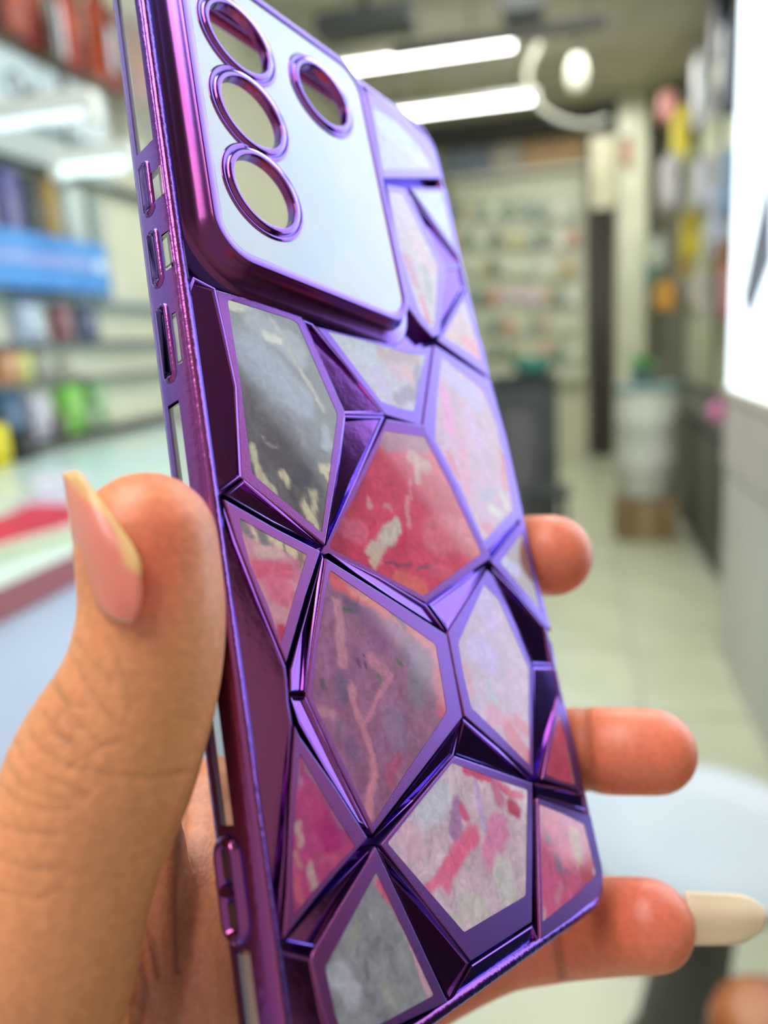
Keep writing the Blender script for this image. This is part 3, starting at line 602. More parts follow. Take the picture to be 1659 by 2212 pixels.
     [(19.5, 59.5, 29.5, 54.0, 1.06, (0.6172, 0.1144, 0.1221)), (29.5, 54.0, 39.7, 48.3, 1.12, (0.5776, 0.1144, 0.1413)), (40.2, 48.0, 39.1, 38.4, 1.28, (0.5271, 0.107, 0.1714)), (23.2, 57.5, 25.9, 56.1, 0.75, (0.5776, 0.1878, 0.1812)), (19.4, 55.5, 19.2, 47.1, 1.06, (0.491, 0.2307, 0.305)), (22.2, 55.5, 25.1, 53.3, 0.99, (0.1559, 0.0762, 0.1714)), (26.0, 52.6, 28.1, 49.1, 1.86, (0.2307, 0.0844, 0.2051)), (31.6, 53.8, 33.2, 51.6, 0.7, (0.1274, 0.0612, 0.1413)), (20.9, 54.7, 22.4, 54.2, 0.41, (0.0612, 0.0802, 0.0704)), (14.7, 45.0, 15.0, 44.3, 0.61, (0.1144, 0.0908, 0.1274)), (17.9, 45.3, 18.1, 42.8, 0.94, (0.1812, 0.1022, 0.2051)), (21.7, 49.5, 21.8, 46.2, 0.81, (0.2623, 0.107, 0.2051)), (30.9, 46.9, 31.7, 46.0, 0.52, (0.0908, 0.107, 0.0802)), (25.7, 43.9, 26.2, 42.9, 0.41, (0.1144, 0.1413, 0.0908)), (21.8, 47.2, 22.0, 45.9, 0.24, (0.1022, 0.0452, 0.0908)), (23.0, 47.4, 23.0, 45.2, 0.16, (0.0802, 0.0382, 0.0908)), (24.4, 46.7, 27.0, 45.1, 1.15, (0.4452, 0.1946, 0.2831)), (12.9, 41.0, 15.3, 40.4, 0.9, (0.4793, 0.2232, 0.305)), (19.3, 43.9, 21.1, 38.1, 0.71, (0.5271, 0.2232, 0.2961)), (28.9, 44.3, 21.8, 38.6, 0.51, (0.5149, 0.2051, 0.2961)), (21.1, 38.1, 21.4, 33.7, 0.63, (0.552, 0.2232, 0.305)), (21.4, 33.7, 19.1, 27.0, 0.71, (0.5647, 0.2307, 0.305)), (32.1, 48.2, 33.4, 46.7, 0.87, (0.1878, 0.0802, 0.1714)), (35.2, 45.1, 33.4, 41.1, 2.12, (0.2159, 0.15, 0.2232)), (27.0, 37.9, 27.3, 35.3, 1.98, (0.2623, 0.1559, 0.2542)), (18.6, 35.4, 18.0, 36.7, 1.08, (0.1878, 0.1022, 0.2051)), (24.0, 30.8, 26.4, 32.3, 1.11, (0.3763, 0.0908, 0.1812)), (32.2, 37.2, 34.7, 38.2, 1.19, (0.305, 0.1274, 0.2159)), (16.7, 38.7, 16.0, 39.4, 0.77, (0.2423, 0.15, 0.2423)), (18.6, 31.8, 18.7, 30.6, 0.61, (0.2423, 0.0908, 0.1878))]),
    ('pink triangular crystal panel with beige spots at the lower left', [(8.37, 40.06), (8.94, 38.62), (13.67, 31.58), (17.99, 24.4), (9.08, 20.7), (1.86, 17.37), (3.23, 21.33), (4.36, 25.8), (6.28, 32.99)],
     [(8.53, 36.71), (12.02, 29.93), (15.49, 23.98), (9.3, 21.68), (3.97, 19.39), (4.37, 23.01), (4.99, 25.65), (6.62, 31.31)], (0.3763, 0.0648, 0.1812),
     [(9.3, 35.8, 13.8, 27.0, 0.58, (0.305, 0.15, 0.2623)), (7.8, 36.0, 7.8, 32.7, 0.57, (0.3763, 0.1714, 0.2831)), (10.0, 28.4, 11.8, 25.3, 1.42, (0.3515, 0.0382, 0.15)), (8.4, 31.5, 9.4, 29.1, 1.13, (0.4125, 0.0704, 0.1812)), (6.5, 28.2, 6.8, 26.0, 0.62, (0.4793, 0.305, 0.305)), (7.8, 23.1, 7.7, 21.6, 0.83, (0.4452, 0.305, 0.2961)), (5.0, 22.8, 4.7, 19.9, 0.61, (0.4851, 0.1144, 0.1714)), (9.8, 23.7, 12.2, 23.6, 0.84, (0.4287, 0.0908, 0.1812)), (5.5, 25.3, 6.0, 24.1, 0.54, (0.4564, 0.1878, 0.2232))]),
    ('grey marbled crystal panel at the bottom left of the case', [(19.19, 23.08), (23.48, 12.32), (27.85, 1.47), (16.91, 2.68), (7.25, 3.13), (6.08, 8.29), (5.39, 14.1), (6.34, 15.05)],
     [(18.48, 20.15), (21.88, 11.82), (25.36, 3.2), (16.34, 3.76), (8.71, 4.43), (7.87, 7.62), (7.38, 12.65), (12.4, 16.09)], (0.253, 0.2441, 0.2712),
     [(9.3, 11.5, 10.8, 8.0, 1.49, (0.3849, 0.3736, 0.4323)), (13.4, 15.2, 12.2, 13.6, 0.99, (0.2902, 0.2807, 0.2712)), (18.5, 19.5, 21.6, 12.5, 0.67, (0.5933, 0.1043, 0.2106)), (21.7, 12.2, 24.7, 3.7, 0.6, (0.5788, 0.315, 0.3965)), (14.3, 10.3, 14.3, 8.8, 0.56, (0.1391, 0.1329, 0.1521)), (13.1, 12.2, 13.3, 11.6, 0.42, (0.1837, 0.1763, 0.195)), (19.1, 10.3, 18.9, 8.2, 0.58, (0.2106, 0.2027, 0.2228)), (16.2, 16.0, 16.3, 15.7, 0.36, (0.368, 0.368, 0.3965)), (17.0, 6.2, 18.5, 5.2, 1.0, (0.2999, 0.2902, 0.2807))]),
    ('large pale pink crystal panel with a magenta corner at the bottom', [(39.68, 31.23), (49.62, 27.36), (59.77, 23.36), (55.07, 12.84), (51.07, 4.2), (42.33, 4.21), (34.28, 4.24), (26.61, 14.37), (20.11, 23.09), (28.92, 26.78)],
     [(38.77, 30.36), (47.95, 26.58), (57.78, 22.69), (54.19, 15.18), (50.81, 8.1), (41.99, 8.1), (33.97, 8.09), (27.54, 15.69), (21.48, 22.93), (29.33, 26.38)], (0.5981, 0.4422, 0.5239),
     [(30.7, 25.8, 34.3, 26.3, 2.8, (0.5678, 0.5382, 0.6455)), (25.6, 22.6, 27.2, 21.0, 2.05, (0.6455, 0.4105, 0.5239)), (41.1, 29.1, 56.1, 22.3, 0.89, (0.5829, 0.0463, 0.1482)), (52.1, 21.4, 53.8, 20.3, 1.49, (0.4105, 0.0116, 0.0767)), (48.6, 24.9, 49.1, 22.7, 1.29, (0.5097, 0.1482, 0.2723)), (42.8, 26.7, 43.9, 19.6, 0.8, (0.4958, 0.3345, 0.5981)), (38.2, 24.2, 36.4, 20.7, 1.38, (0.3803, 0.177, 0.3686)), (40.2, 19.8, 31.8, 15.6, 1.73, (0.7119, 0.1415, 0.2627)), (31.8, 15.6, 28.5, 15.3, 0.97, (0.7119, 0.1847, 0.3131)), (47.6, 18.8, 43.9, 16.3, 2.35, (0.6455, 0.2175, 0.3922)), (45.3, 13.3, 46.5, 9.6, 2.47, (0.5981, 0.5382, 0.5529)), (36.0, 11.4, 38.8, 9.3, 1.98, (0.5829, 0.5097, 0.5097)), (32.1, 10.1, 34.0, 9.2, 0.96, (0.5678, 0.4958, 0.4821)), (39.3, 24.0, 40.0, 22.5, 0.69, (0.6216, 0.1021, 0.2261))]),
    ('pink crystal panel with grey spots in the bottom right corner', [(60.2, 20.87), (68.42, 17.81), (76.93, 14.41), (76.74, 8.2), (75.95, 4.08), (73.48, 1.68), (62.6, 1.18), (52.27, 1.16)],
     [(60.37, 19.86), (67.13, 16.91), (73.74, 13.66), (73.94, 8.89), (73.85, 5.02), (63.14, 3.88), (53.86, 3.35)], (0.5783, 0.123, 0.2483),
     [(69.5, 13.1, 69.7, 8.4, 1.42, (0.5646, 0.3507, 0.3111)), (60.2, 14.5, 60.7, 13.5, 0.87, (0.2923, 0.1625, 0.2786)), (62.2, 10.3, 63.0, 8.6, 0.87, (0.2359, 0.1465, 0.2567)), (64.5, 8.2, 64.9, 7.4, 0.49, (0.2567, 0.1316, 0.2359)), (65.7, 12.4, 65.9, 9.4, 0.9, (0.6276, 0.0922, 0.1625)), (61.1, 18.0, 63.4, 16.0, 1.17, (0.6062, 0.1465, 0.2238)), (57.5, 8.7, 59.4, 6.0, 1.51, (0.5921, 0.1175, 0.2653)), (69.8, 6.9, 72.0, 5.9, 1.01, (0.493, 0.081, 0.1404)), (61.8, 6.1, 59.5, 4.6, 0.77, (0.5783, 0.2359, 0.3256)), (55.4, 4.0, 54.8, 3.5, 0.55, (0.5579, 0.3507, 0.4327)), (75.3, 11.7, 73.6, 5.9, 0.31, (0.7814, 0.7572, 0.7412))]),
    ('dark pink triangular crystal panel beside the second finger', [(74.27, 35.86), (76.8, 34.7), (77.16, 26.95), (76.53, 18.57), (69.99, 20.97), (63.16, 23.5)],
     [(73.78, 33.36), (74.37, 29.06), (73.83, 20.48), (69.08, 21.93), (64.39, 24.05)], (0.4125, 0.0704, 0.1413),
     [(74.5, 26.5, 73.5, 20.9, 0.53, (0.305, 0.2051, 0.1559))]),
    ('clear pinkish crystal panel in front of the uppermost finger', [(61.96, 62.08), (77.65, 71.21), (77.53, 57.86), (78.38, 48.61), (75.83, 49.81)],
     [(64.98, 62.14), (75.45, 68.2), (76.08, 57.87), (76.74, 51.78)], (0.2159, 0.0976, 0.1274),
     [(66.8, 62.5, 70.7, 59.9, 1.31, (0.3515, 0.305, 0.5776)), (75.2, 66.5, 75.9, 59.9, 1.6, (0.2623, 0.1221, 0.1221)), (76.0, 56.2, 76.2, 53.4, 0.9, (0.3763, 0.305, 0.5149))]),
]
FACETS = [
    ([(2.23, 101.51), (5.9, 100.88), (6.58, 93.67), (7.21, 85.98), (5.67, 72.57), (2.02, 70.24), (0.46, 68.68), (0.19, 72.42), (0.19, 82.31), (0.25, 91.59), (0.49, 97.89)], 0.9, 0.200, 0.000),
    ([(22.84, 100.69), (24.94, 100.54), (31.52, 94.92), (38.89, 87.34), (28.49, 85.69), (25.8, 93.37)], 1.1, 0.260, 0.030),
    ([(28.41, 85.36), (38.79, 86.99), (28.51, 74.31), (19.56, 63.8), (23.1, 72.3), (25.11, 76.94)], 1.0, 0.220, -0.050),
    ([(2.26, 69.88), (5.95, 72.34), (11.96, 68.33), (18.09, 63.89), (9.92, 66.49)], 1.0, 0.140, 0.120),
    ([(48.66, 86.81), (49.43, 87.11), (55.56, 75.63), (60.93, 63.02), (60.07, 62.39), (54.14, 74.45)], 0.15, -0.030, 0.000),
    ([(61.7, 140.46), (69.09, 136.22), (75.19, 128.82), (69.4, 126.26), (64.28, 133.76)], 1.0, 0.250, 0.000),
    ([(69.31, 126.01), (75.29, 128.63), (75.38, 123.01), (67.44, 114.29), (60.92, 107.56), (64.72, 116.66)], 1.0, 0.250, 0.050),
    ([(40.77, 54.63), (50.06, 57.95), (59.76, 61.18), (51.95, 55.5), (44.37, 50.32)], 0.5, 0.000, -0.050),
    ([(19.76, 62.65), (29.83, 59.16), (40.14, 54.56), (43.69, 50.2), (31.18, 56.21), (24.74, 59.56)], 1.0, -0.050, -0.050),
    ([(18.3, 62.4), (18.53, 61.8), (13.62, 50.3), (11.09, 43.73), (8.24, 43.97), (8.84, 46.89), (11.41, 51.04)], 0.8, -0.140, 0.000),
    ([(8.19, 43.75), (11.0, 43.32), (14.57, 34.29), (18.45, 25.43), (16.75, 26.5), (12.17, 34.13), (9.02, 40.14)], 0.8, -0.140, -0.070),
    ([(17.85, 22.84), (11.85, 18.87), (6.26, 15.03), (1.82, 17.15), (9.33, 20.11)], 1.1, 0.100, 0.000),
    ([(1.01, 16.88), (5.81, 14.35), (6.21, 8.24), (7.12, 3.19), (1.02, 3.94), (0.28, 9.49)], 1.0, 0.050, 0.000),
    ([(19.5, 22.89), (27.0, 13.97), (34.02, 4.15), (28.2, 1.28), (23.61, 12.12)], 1.1, 0.130, 0.000),
    ([(43.23, 36.03), (39.45, 31.27), (28.39, 26.76), (19.1, 24.13), (29.77, 29.51)], 0.9, 0.120, 0.100),
    ([(43.81, 36.24), (51.92, 30.33), (59.47, 23.72), (49.18, 27.65), (39.93, 31.26)], 1.0, 0.120, 0.220),
    ([(61.86, 61.03), (68.94, 55.84), (75.93, 49.63), (77.48, 45.94), (76.9, 42.05), (68.66, 42.89), (65.29, 51.12)], 1.0, 0.250, 0.100),
    ([(68.44, 42.39), (76.83, 41.53), (76.38, 36.83), (69.11, 29.83), (62.27, 23.66), (61.04, 24.81), (64.37, 32.92)], 1.0, 0.250, 0.050),
    ([(60.49, 23.23), (69.05, 20.83), (76.88, 18.17), (76.83, 14.92), (68.56, 18.09), (60.19, 21.17)], 0.7, 0.100, 0.150),
    ([(59.04, 21.03), (59.79, 20.65), (55.68, 10.56), (52.2, 1.32), (51.07, 1.68), (53.93, 9.63)], 0.6, 0.100, 0.000),
    ([(61.48, 63.65), (74.96, 71.62), (77.72, 71.8), (77.73, 71.41), (61.87, 62.25)], 0.6, 0.100, 0.200),
    ([(34.28, 3.94), (50.94, 3.91), (51.92, 1.01), (62.44, 0.87), (73.22, 1.22), (71.54, 0.5), (51.0, 0.58), (34.65, 0.3), (26.16, 0.45), (17.16, 0.46), (16.84, 2.4), (27.76, 1.22)], 0.8, 0.000, 0.320),
    ([(1.98, 68.18), (3.14, 63.64), (5.5, 55.8), (8.37, 47.34), (8.33, 45.59), (8.06, 42.73), (8.14, 40.09), (6.07, 33.03), (4.15, 25.85), (1.3, 17.31), (0.75, 18.68), (0.34, 25.08), (0.09, 31.11), (-0.03, 37.3), (-0.1, 46.83), (-0.18, 54.2), (-0.18, 59.38)], 0.9, 0.260, 0.030),
]

# ------------------------------------------------------------------ the phone case (built in millimetres on its own axes)
case = thing('phone_case', 'purple chrome phone case with faceted marbled crystal panels, held up in a hand', 'phone case')
R = Matrix(((0.45543, -0.2228, 0.86194), (0.84997, 0.39682, -0.34653), (-0.26483, 0.89045, 0.3701)))
L = EYE + Vector((-28.649, 61.973, -79.725)) * MM
case.matrix_world = Matrix.Translation(L) @ R.to_4x4() @ Matrix.Scale(MM, 4)

def chrome(name, rough, sat=1.0, bump=0.0, bscale=1.5, low=1.0):
    """violet vacuum plating: hue drifts from magenta (seen head-on) to blue violet (seen at a slant)"""
    m = bpy.data.materials.new(name); m.use_nodes = True; nt = m.node_tree
    b = nt.nodes['Principled BSDF']; b.inputs['Metallic'].default_value = 1; b.inputs['Roughness'].default_value = rough
    lw = nt.nodes.new('ShaderNodeLayerWeight'); lw.inputs['Blend'].default_value = .5
    cr_ = nt.nodes.new('ShaderNodeValToRGB')
    el = cr_.color_ramp.elements
    el[0].position = .10; el[0].color = (.38 * low, .09 * low, .29 * low, 1)  # low darkens the head-on hues in place of dark reflections
    el[1].position = .75; el[1].color = (.24 * sat, .19 * sat, .72 * sat, 1)
    e = cr_.color_ramp.elements.new(.28); e.color = (.25 * low, .06 * low, .25 * low, 1)
    e = cr_.color_ramp.elements.new(.45); e.color = (.16 * sat, .08 * sat, .44 * sat, 1)
    nt.links.new(lw.outputs['Facing'], cr_.inputs['Fac']); nt.links.new(cr_.outputs['Color'], b.inputs['Base Color'])
    tc = nt.nodes.new('ShaderNodeTexCoord'); n = nt.nodes.new('ShaderNodeTexNoise')
    n.inputs['Scale'].default_value = bscale; n.inputs['Detail'].default_value = 3
    nt.links.new(tc.outputs['Object'], n.inputs['Vector'])
    if bump:
        bp = nt.nodes.new('ShaderNodeBump'); bp.inputs['Strength'].default_value = bump; bp.inputs['Distance'].default_value = .0002
        nt.links.new(n.outputs['Fac'], bp.inputs['Height']); nt.links.new(bp.outputs['Normal'], b.inputs['Normal'])
    return m
m_chrome = chrome('violet_chrome', .10, 1.0, .10, .35, .85)
m_satin = chrome('violet_satin', .24, 1.0, .25, 9)
m_satin.node_tree.nodes['Principled BSDF'].inputs['Metallic'].default_value = .85
m_side = chrome('violet_side', .22, 1.0, .5, .8)
m_inner = mat('clear_shell', (.62, .55, .68, 1), .25, 0, .5, Coat_Weight=.5)

def area2(P):
    return sum(P[i][0] * P[(i + 1) % len(P)][1] - P[(i + 1) % len(P)][0] * P[i][1] for i in range(len(P)))
def ccw(P):
    return list(P) if area2(P) > 0 else list(P)[::-1]
def clean(P, d=.25):
    out = []
    for p in P:
        if not out or math.hypot(p[0] - out[-1][0], p[1] - out[-1][1]) > d: out.append(tuple(p))
    if math.hypot(out[0][0] - out[-1][0], out[0][1] - out[-1][1]) < d: out.pop()
    return out
def inset(P, w):
    n = len(P); out = []
    per = sum(math.hypot(P[i][0] - P[i - 1][0], P[i][1] - P[i - 1][1]) for i in range(n))
    w = min(w, .55 * abs(area2(P)) / per)
    for i in range(n):
        a, b, c = Vector(P[i - 1]), Vector(P[i]), Vector(P[(i + 1) % n])
        d1 = (b - a).normalized(); d2 = (c - b).normalized()
        n1 = Vector((-d1.y, d1.x)); n2 = Vector((-d2.y, d2.x))
        k = n1 + n2
        k = k / max(.25, 1 + n1.dot(n2))
        if k.length > 3.2: k = k.normalized() * 3.2
        out.append((b.x + k.x * w, b.y + k.y * w))
    return out
def round_poly(P, r, n=4):
    out = []
    for i in range(len(P)):
        a, b, c = Vector(P[i - 1]), Vector(P[i]), Vector(P[(i + 1) % len(P)])
        k = min(r, (a - b).length * .4, (c - b).length * .4)
        p, q = b + (a - b).normalized() * k, b + (c - b).normalized() * k
        for j in range(n + 1):
            t_ = j / n; out.append(tuple(p * (1 - t_) ** 2 + b * 2 * t_ * (1 - t_) + q * t_ * t_))
    return out
def loft(rings, bm=None, cap_first=False, cap_last=False, closed=True):
    """rings: lists of 3-D points of equal count"""
    bm = bm or bmesh.new()
    vr = [[bm.verts.new(p) for p in r] for r in rings]
    n = len(vr[0])
    for a, b in zip(vr, vr[1:]):
        for i in range(n if closed else n - 1):
            bm.faces.new((a[i], a[(i + 1) % n], b[(i + 1) % n], b[i]))
    if cap_first: bm.faces.new(vr[0][::-1])
    if cap_last: bm.faces.new(vr[-1])
    return bm

def rrect(x0, x1, y0, y1, r, off=0, n=8, dens=None):
    pts = []
    x0 -= off; x1 += off; y0 -= off; y1 += off; r = max(.4, r + off)
    for cx, cy, a0 in ((x1 - r, y1 - r, 0), (x0 + r, y1 - r, 90), (x0 + r, y0 + r, 180), (x1 - r, y0 + r, 270)):
        for k in range(n + 1):
            a = math.radians(a0 + 90 * k / n); pts.append((cx + r * math.cos(a), cy + r * math.sin(a)))
        if dens:
            nx = {0: (x0 + r, y1), 90: (x0, y0 + r), 180: (x1 - r, y0), 270: (x1, y1 - r)}[a0]
            p = pts[-1]
            for k in range(1, dens):
                pts.append((p[0] + (nx[0] - p[0]) * k / dens, p[1] + (nx[1] - p[1]) * k / dens))
    return pts
CW, CH, CRAD = 77.0, 164.0, 6.5
# back plate under everything
def plate_with_holes(outer, holes, z0, z1):
    cu_ = bpy.data.curves.new('tmp', 'CURVE'); cu_.dimensions = '2D'; cu_.fill_mode = 'BOTH'; cu_.extrude = (z1 - z0) / 2
    for P in [outer] + holes:
        s = cu_.splines.new('POLY'); s.points.add(len(P) - 1)
        for q, p in zip(s.points, P): q.co = (p[0], p[1], 0, 1)
        s.use_cyclic_u = True
    tmp = bpy.data.objects.new('tmp', cu_); COL.objects.link(tmp)
    dg = bpy.context.evaluated_depsgraph_get()
    me = bpy.data.meshes.new_from_object(tmp.evaluated_get(dg))
    bpy.data.objects.remove(tmp)
    bm = bmesh.new(); bm.from_mesh(me); bmesh.ops.remove_doubles(bm, verts=bm.verts, dist=.01)
    for v in bm.verts: v.co.z += (z0 + z1) / 2
    return bm
BX0, BX1, BY0, BY1 = 4.9, 48.4, 104.9, 161.0       # camera plate outline
HOLES = [(15.85, 119.1), (15.8, 133.6), (15.75, 148.0), (35.0, 147.8)]
def circ(c, r, n=40): return [(c[0] + r * math.cos(2 * math.pi * i / n), c[1] + r * math.sin(2 * math.pi * i / n)) for i in range(n)]
obj('back_plate', plate_with_holes(rrect(0, CW, 0, CH, CRAD, -1.0), [rrect(BX0, BX1, BY0, BY1, 6, -1.5)], -2.9, -2.3), m_chrome, case)
# side wall all round, left side cut by the clear windows
prof = [(-2.0, -2.4), (-1.5, -.1), (-.9, .02), (-.35, -.05), (.0, -.35), (.22, -.9), (.34, -1.6), (.42, -2.4), (.48, -3.2), (.5, -4.0), (.5, -4.8), (.52, -5.6), (.5, -6.3), (.42, -6.9), (.1, -7.25), (-.5, -7.3), (-1.1, -7.2), (-1.5, -6.9), (-.7, -6.0), (-.6, -1.3)]
dens = 160
bm = bmesh.new()
rings = [[(x, y, z) for x, y in rrect(0, CW, 0, CH, CRAD, d, 8, dens)] for d, z in prof]
rv = [[bm.verts.new(p) for p in r] for r in rings]
WIN = [(123.5, 153.5, -5.6, -1.7), (114.0, 119.2, -2.9, -.95), (103.2, 108.5, -2.4, -1.2), (88.8, 96.3, -2.5, -1.5), (30.0, 83.8, -5.7, -3.2), (3.0, 16.6, -5.9, -3.3)]
m_clearwin = mat('clear_window', (.86, .90, .88, 1), .06, 0, .5, Transmission_Weight=.85, IOR=1.3)
nn = len(rv[0])
for k in range(len(prof)):
    a, b = rv[k], rv[(k + 1) % len(prof)]
    zmid = (prof[k][1] + prof[(k + 1) % len(prof)][1]) / 2
    outer = 4 <= k <= 13; innr = k == 18
    for i in range(nn):
        j = (i + 1) % nn
        x = (a[i].co.x + a[j].co.x) / 2; y = (a[i].co.y + a[j].co.y) / 2
        hole = False
        if x < 3 and (outer or innr):
            for y0_, y1_, z0_, z1_ in WIN:
                if y0_ < y < y1_ and (innr or z0_ < zmid < z1_): hole = True
        if not hole: bm.faces.new((a[i], a[j], b[j], b[i]))
obj('side_wall', bm, m_side, case, True)
for y0_, y1_, z0_, z1_ in WIN:
    o = obj('clear_window', bx(-.30, .0, y0_ + .2, y1_ - .2, z0_ - .3, z1_ + .3, bev=.08), m_clearwin, case)
# raised rail along the left back edge
obj('back_rail', loft([[(u, 4, z), (u, 160, z)] for u, z in ((-.15, -.5), (-.05, .05), (.3, .22), (.9, .22), (1.3, .0), (1.4, -1.1))], closed=False), m_side, case, True)
# button covers: long raised pads on the left side
for y0_, y1_ in ((112.6, 121.6), (101.2, 110.4), (86.8, 98.6)):
    pr_ = []
    for s_, dz in ((-.2, .1), (.15, 0), (.3, -.2), (.36, -.45), (.37, -.7), (.37, -.9)):
        rr_ = rrect(-5.7 - dz, -3.0 + dz, y0_ - dz, y1_ + dz, 1.3, 0, 6)
        pr_.append([(-.5 - s_, y, z) for z, y in rr_])
    obj('button_cover', loft(pr_, cap_last=True), m_side, case, True)
# strap slot near the bottom of the left side
pr_ = []
for s_, d_ in ((-.2, .9), (.55, .75), (.9, .25), (.8, -.2), (-.4, -.45)):
    pr_.append([(-.5 - s_, y, z) for z, y in rrect(-6.3, -3.6, 18.2, 28.4, 1.6, d_, 6)])
sl = obj('strap_slot', loft(pr_, cap_last=True), m_chrome, case, True)
obj('slot_bar', bx(-1.5, -.9, 22.6, 23.8, -6.2, -3.6, bev=.2), m_chrome, sl)
for y0_, y1_ in ((19.0, 22.0), (24.4, 27.8)):
    obj('opening', bx(-.75, -.45, y0_, y1_, -5.9, -4.2, bev=.1), mat('slot_shadow', srgb(70, 40, 24), .7), sl)

# crystal cells: plated plateau with a band round a marbled panel
def marble_color(u, v, base, blobs):
    w = noise.turbulence_vector((u * .16, v * .16, 3), 3, False)
    w2 = noise.noise_vector((u * .9, v * .9, 9))
    x = u + w.x * 1.0 + w2.x * .35; y = v + w.y * 1.0 + w2.y * .35
    c = np.array(base[:3], float)
    c = c * (1 + .22 * noise.noise((u * .35, v * .35, 1.7)) + .16 * noise.noise((u * 1.3, v * 1.3, 5)))
    for x1, y1, x2, y2, r, col in blobs:
        dx, dy = x2 - x1, y2 - y1
        t_ = max(0, min(1, ((x - x1) * dx + (y - y1) * dy) / (dx * dx + dy * dy + 1e-9)))
        d = math.hypot(x - x1 - t_ * dx, y - y1 - t_ * dy) / r
        if d < 1.35:
            k = min(1, max(0, (1.35 - d) / (.7 if r > .9 else .9))); k = k * k * (3 - 2 * k) * .92
            c = c * (1 - k) + np.array(col) * k * (1 + .12 * noise.noise((u * .8, v * .8, 8)))
    g_ = float(c @ np.array((.3, .6, .1)))
    return np.maximum(0, g_ + (c - g_) * 1.14) * 1.12
m_marble = bpy.data.materials.new('marbled_crystal'); m_marble.use_nodes = True
nt = m_marble.node_tree; b_ = nt.nodes['Principled BSDF']
at_ = nt.nodes.new('ShaderNodeAttribute'); at_.attribute_name = 'print'
tc = nt.nodes.new('ShaderNodeTexCoord'); n_ = nt.nodes.new('ShaderNodeTexNoise'); n_.inputs['Scale'].default_value = .55; n_.inputs['Detail'].default_value = 7; n_.inputs['Distortion'].default_value = 1.2
nt.links.new(tc.outputs['Object'], n_.inputs['Vector'])
mr = nt.nodes.new('ShaderNodeMapRange'); mr.inputs['From Min'].default_value = .35; mr.inputs['From Max'].default_value = .7; mr.inputs['To Min'].default_value = .86; mr.inputs['To Max'].default_value = 1.12
nt.links.new(n_.outputs['Fac'], mr.inputs['Value'])
mm_ = nt.nodes.new('ShaderNodeVectorMath'); mm_.operation = 'SCALE'
nt.links.new(at_.outputs['Color'], mm_.inputs[0]); nt.links.new(mr.outputs['Result'], mm_.inputs['Scale']); nt.links.new(mm_.outputs[0], b_.inputs['Base Color']); b_.inputs['Specular IOR Level'].default_value = .2
b_.inputs['Roughness'].default_value = .3; b_.inputs['Coat Weight'].default_value = 1; b_.inputs['Coat Roughness'].default_value = .04; b_.inputs['Coat IOR'].default_value = 1.52
def panel_mesh(P, z, th, base, blobs, step=.42):
    bm = bmesh.new()
    f = bm.faces.new([bm.verts.new((x, y, z)) for x, y in P])
    xs = [p[0] for p in P]; ys = [p[1] for p in P]
    for ax, lo, hi in ((0, min(xs), max(xs)), (1, min(ys), max(ys))):
        k = lo + step
        while k < hi:
            co = (k, 0, 0) if ax == 0 else (0, k, 0); no = (1, 0, 0) if ax == 0 else (0, 1, 0)
            bmesh.ops.bisect_plane(bm, geom=bm.verts[:] + bm.edges[:] + bm.faces[:], plane_co=co, plane_no=no, dist=.0005)
            k += step
    lay = bm.verts.layers.float_color.new('print')
    for v in bm.verts:
        c = marble_color(v.co.x, v.co.y, base, blobs); v[lay] = (max(0, c[0]), max(0, c[1]), max(0, c[2]), 1)
    top = bm.faces[:]
    r = bmesh.ops.extrude_face_region(bm, geom=top)
    for g in r['geom']:
        if isinstance(g, bmesh.types.BMVert): g.co.z -= th
    return bm
def tilt_fn(P, a, b, z0):
    cx = sum(p[0] for p in P) / len(P); cy = sum(p[1] for p in P) / len(P)
    return lambda x, y: z0 + a * (x - cx) + b * (y - cy)
TILT = {0: (.035, 0), 3: (.09, 0.01)}
for ci, (lab, O, P, base, blobs) in enumerate(CELLS):
    O = ccw(clean(O)); P = ccw(clean(P))
    O2 = inset(O, .22)
    P3 = round_poly(P, .45)
    ta, tb = TILT.get(ci, (0, 0)); f = tilt_fn(O, ta, tb, 0)
    # plateau: top band with hole for the panel, rounded shoulder, skirt down to the plate
    bm = plate_with_holes(O2, [P3], -.02, 0)
    for v in bm.verts:
        v.co.z += f(v.co.x, v.co.y)
    loft([[(x, y, -2.35) for x, y in O], [(x, y, f(x, y) - .25) for x, y in O], [(x, y, f(x, y) - .07) for x, y in inset(O, .07)], [(x, y, f(x, y)) for x, y in O2]], bm)
    co = obj('crystal_cell', bm, m_satin, case)
    pb = panel_mesh(P3, -.06, .5, base, blobs)
    for v in pb.verts: v.co.z += f(v.co.x, v.co.y)
    po = obj('crystal_panel', pb, m_marble, co)
    co['label'] = lab.replace('crystal panel', 'crystal cell with plated violet border')
    po['label'] = lab
# metal facets between the cells: bevelled hollows with their own slopes
for O, dep, ta, tb in FACETS:
    O = ccw(clean(O))
    rings = []
    per = sum(math.dist(O[i], O[i - 1]) for i in range(len(O)))
    W_ = min(.6, .30 * abs(area2(O)) / per)
    for w, z, q in ((0, -.12, 0), (.4, -.10, 0), (.7, -.16, .25), (1, None, 1)):
        if not w:
            g0 = tilt_fn(O, ta, tb, 0); am = max(abs(g0(x, y)) for x, y in O); s_ = min(1, .95 / am); ta *= s_; tb *= s_; zf = -max(.28, min(.98, am * s_ * .95 + .04))
        Q = inset(O, w * W_); f = tilt_fn(O, ta * q, tb * q, zf if z is None else z)
        rings.append([(x, y, max(-2.2, f(x, y))) for x, y in Q])
    rings.insert(0, [(x, y, -2.3) for x, y in O])
    bm = loft(rings, cap_last=True)
    obj('facet', bm, m_chrome, case)

